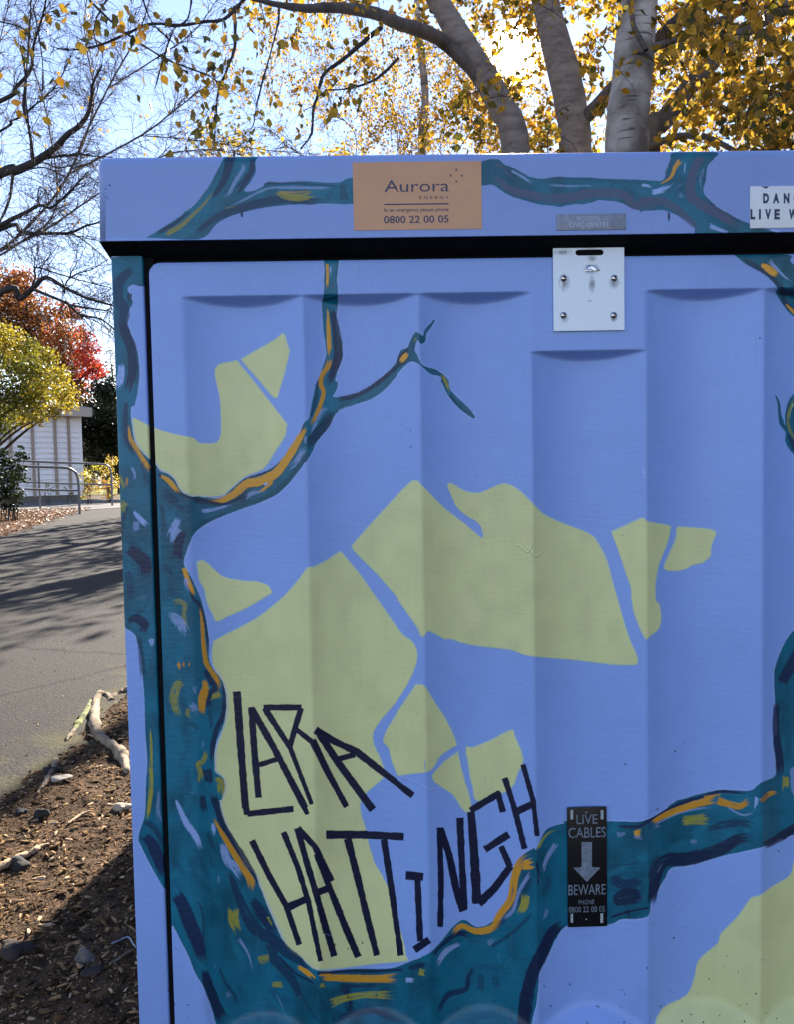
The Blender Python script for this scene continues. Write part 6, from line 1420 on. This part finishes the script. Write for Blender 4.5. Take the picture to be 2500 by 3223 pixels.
add_crown(bC, (230, (1120, 1750, -1400, 440, 6.7, 9), 24, .5, .064, dict(keep=kr)), 404)
add_crown(bA, (34, (1500, 2150, -300, 420, 4.6, 6.0), 14, .5, .062, {}), 410)
add_crown(bC, (60, (700, 1250, -900, 60, 3.8, 5.5), 22, .4, .050, {}), 405)
# a birch farther back whose small leaves hang in strings left of centre
TE = trunkpath([(1330,480),(1340,300),(1320,100),(1300,-200),(1250,-700)], 13.5, [.11, .085, .07, .06, .04, .02])
bE = btree('birch_tree', TE, 'distant birch with strings of small green and yellow leaves left of the sun')
kk = lambda x, y: np.clip(1.0-abs(x-980)/330, .08, 1)
add_crown(bE, (110, (680, 1300, -200, 300, 11, 14), 34, 1.3, .05, dict(keep=kk, droop=2.0)), 406, big=False)
add_crown(bE, (300, (1100, 1650, 80, 460, 12, 16), 30, 1.0, .055, {}), 407, big=False)
add_crown(bE, (420, (2000, 2700, 0, 470, 12, 16), 34, 1.0, .055, {}), 408, big=False)
# sparse yellow leaves still hanging in the far bare tree
r = np.random.default_rng(88); ps = np.array([p[-1] for p, _ in FARTW]); ps = ps[r.choice(len(ps), 260, replace=False)]
v, f, a_ = leaf_soup(ps, r.uniform(.05, .09, len(ps)), 89); mesh('crown', v, f, M_BLEAFM, far_bare, attr=a_*.4+.5)

# tall trees far down the drive; their tops show over the lid and their shadows cross the asphalt
M_OLV = leaf_mat('ochre_green_leaves', [(.08, .09, .02), (.25, .20, .03), (.5, .33, .04), (.6, .42, .05)], .45)
def world_tree(x, y, h, rad, lab, seed, m, per=110, size=.16):
    r = np.random.default_rng(seed); c = []
    for k in range(26):
        a, z = r.uniform(0, 6.28), r.uniform(.28, 1)*h; q = rad*(1.1-.75*z/h)*r.uniform(.2, 1)
        c.append((x+q*math.cos(a), y+q*math.sin(a), z, r.uniform(.5, .95)))
    return simple_tree('autumn_tree', (x, y), h*.6, .2, dict(c=c, per=per, size=size), m, lab, 'tree', seed=seed, limbs=9)
world_tree(-1.2, 21, 9.6, 2.2, 'yellowing tree whose thin top shows just over the lid left of the orange sticker', 201, M_OLV)
world_tree(.8, 25, 11.0, 2.6, 'ochre tree whose top shows over the lid above the orange sticker', 202, M_OLV)
world_tree(-1.4, 14, 7.0, 1.7, 'low autumn tree just peeping over the lid between the painted fork and the orange sticker', 204, M_OLV, per=150, size=.12)
world_tree(-3.2, 18, 8.9, 2.0, 'olive gold tree whose tip peeps over the lid above its left third', 205, M_OLV, per=130, size=.13)
world_tree(-4.6, 23, 9.0, 2.0, 'ochre tree far down the drive, its top just over the left end of the lid', 206, M_OLV)
world_tree(-2.6, 26, 9.8, 1.8, 'small olive tree whose tip shows over the lid near the painted fork', 203, M_OLV)

hd = []  # unseen hedge, added to keep light off the door from the right
r = np.random.default_rng(230)
for k in range(70): hd.append((r.uniform(3.0, 4.4), r.uniform(-5, 6), r.uniform(.3, 3.8), r.uniform(.5, .8)))
hdg = thing('added_shade_hedge', (3.7, .5, 0), 'unseen dark evergreen hedge added right of the cabinet to block light from that side', 'hedge')
v, f, a_ = blob_crown(hd, 900, .11, 231); v[:, 2] = np.maximum(v[:, 2], .02); mesh('foliage', v, f, M_DKG, hdg, attr=a_)
v, f, _ = tubes([(np.array([(3.7+.2*math.sin(k*2.), -4.5+k, 0), (3.7, -4.5+k, 1.8), (3.8, -4.4+k, 3.6)]), [.05, .04, .02]) for k in range(11)], 6); mesh('stem', v, f, M_BARK, hdg)
# the far edge of the park: woods that read as one mass
r = np.random.default_rng(260); wd_ = []
for k in range(150):
    x = -75+k*1.0+r.normal(0, 1.5); wd_.append((x, 74+r.normal(0, 4), r.uniform(.8, 5.0), r.uniform(2.0, 3.6)))
v, f, a_ = blob_crown(wd_, 32, .5, 261); v[:, 2] = np.maximum(v[:, 2], .05)
tag(mesh('distant_woods', v, f, M_BRN, attr=a_), 'low brown green woods along the far edge of the lawn', 'woods', kind='stuff')
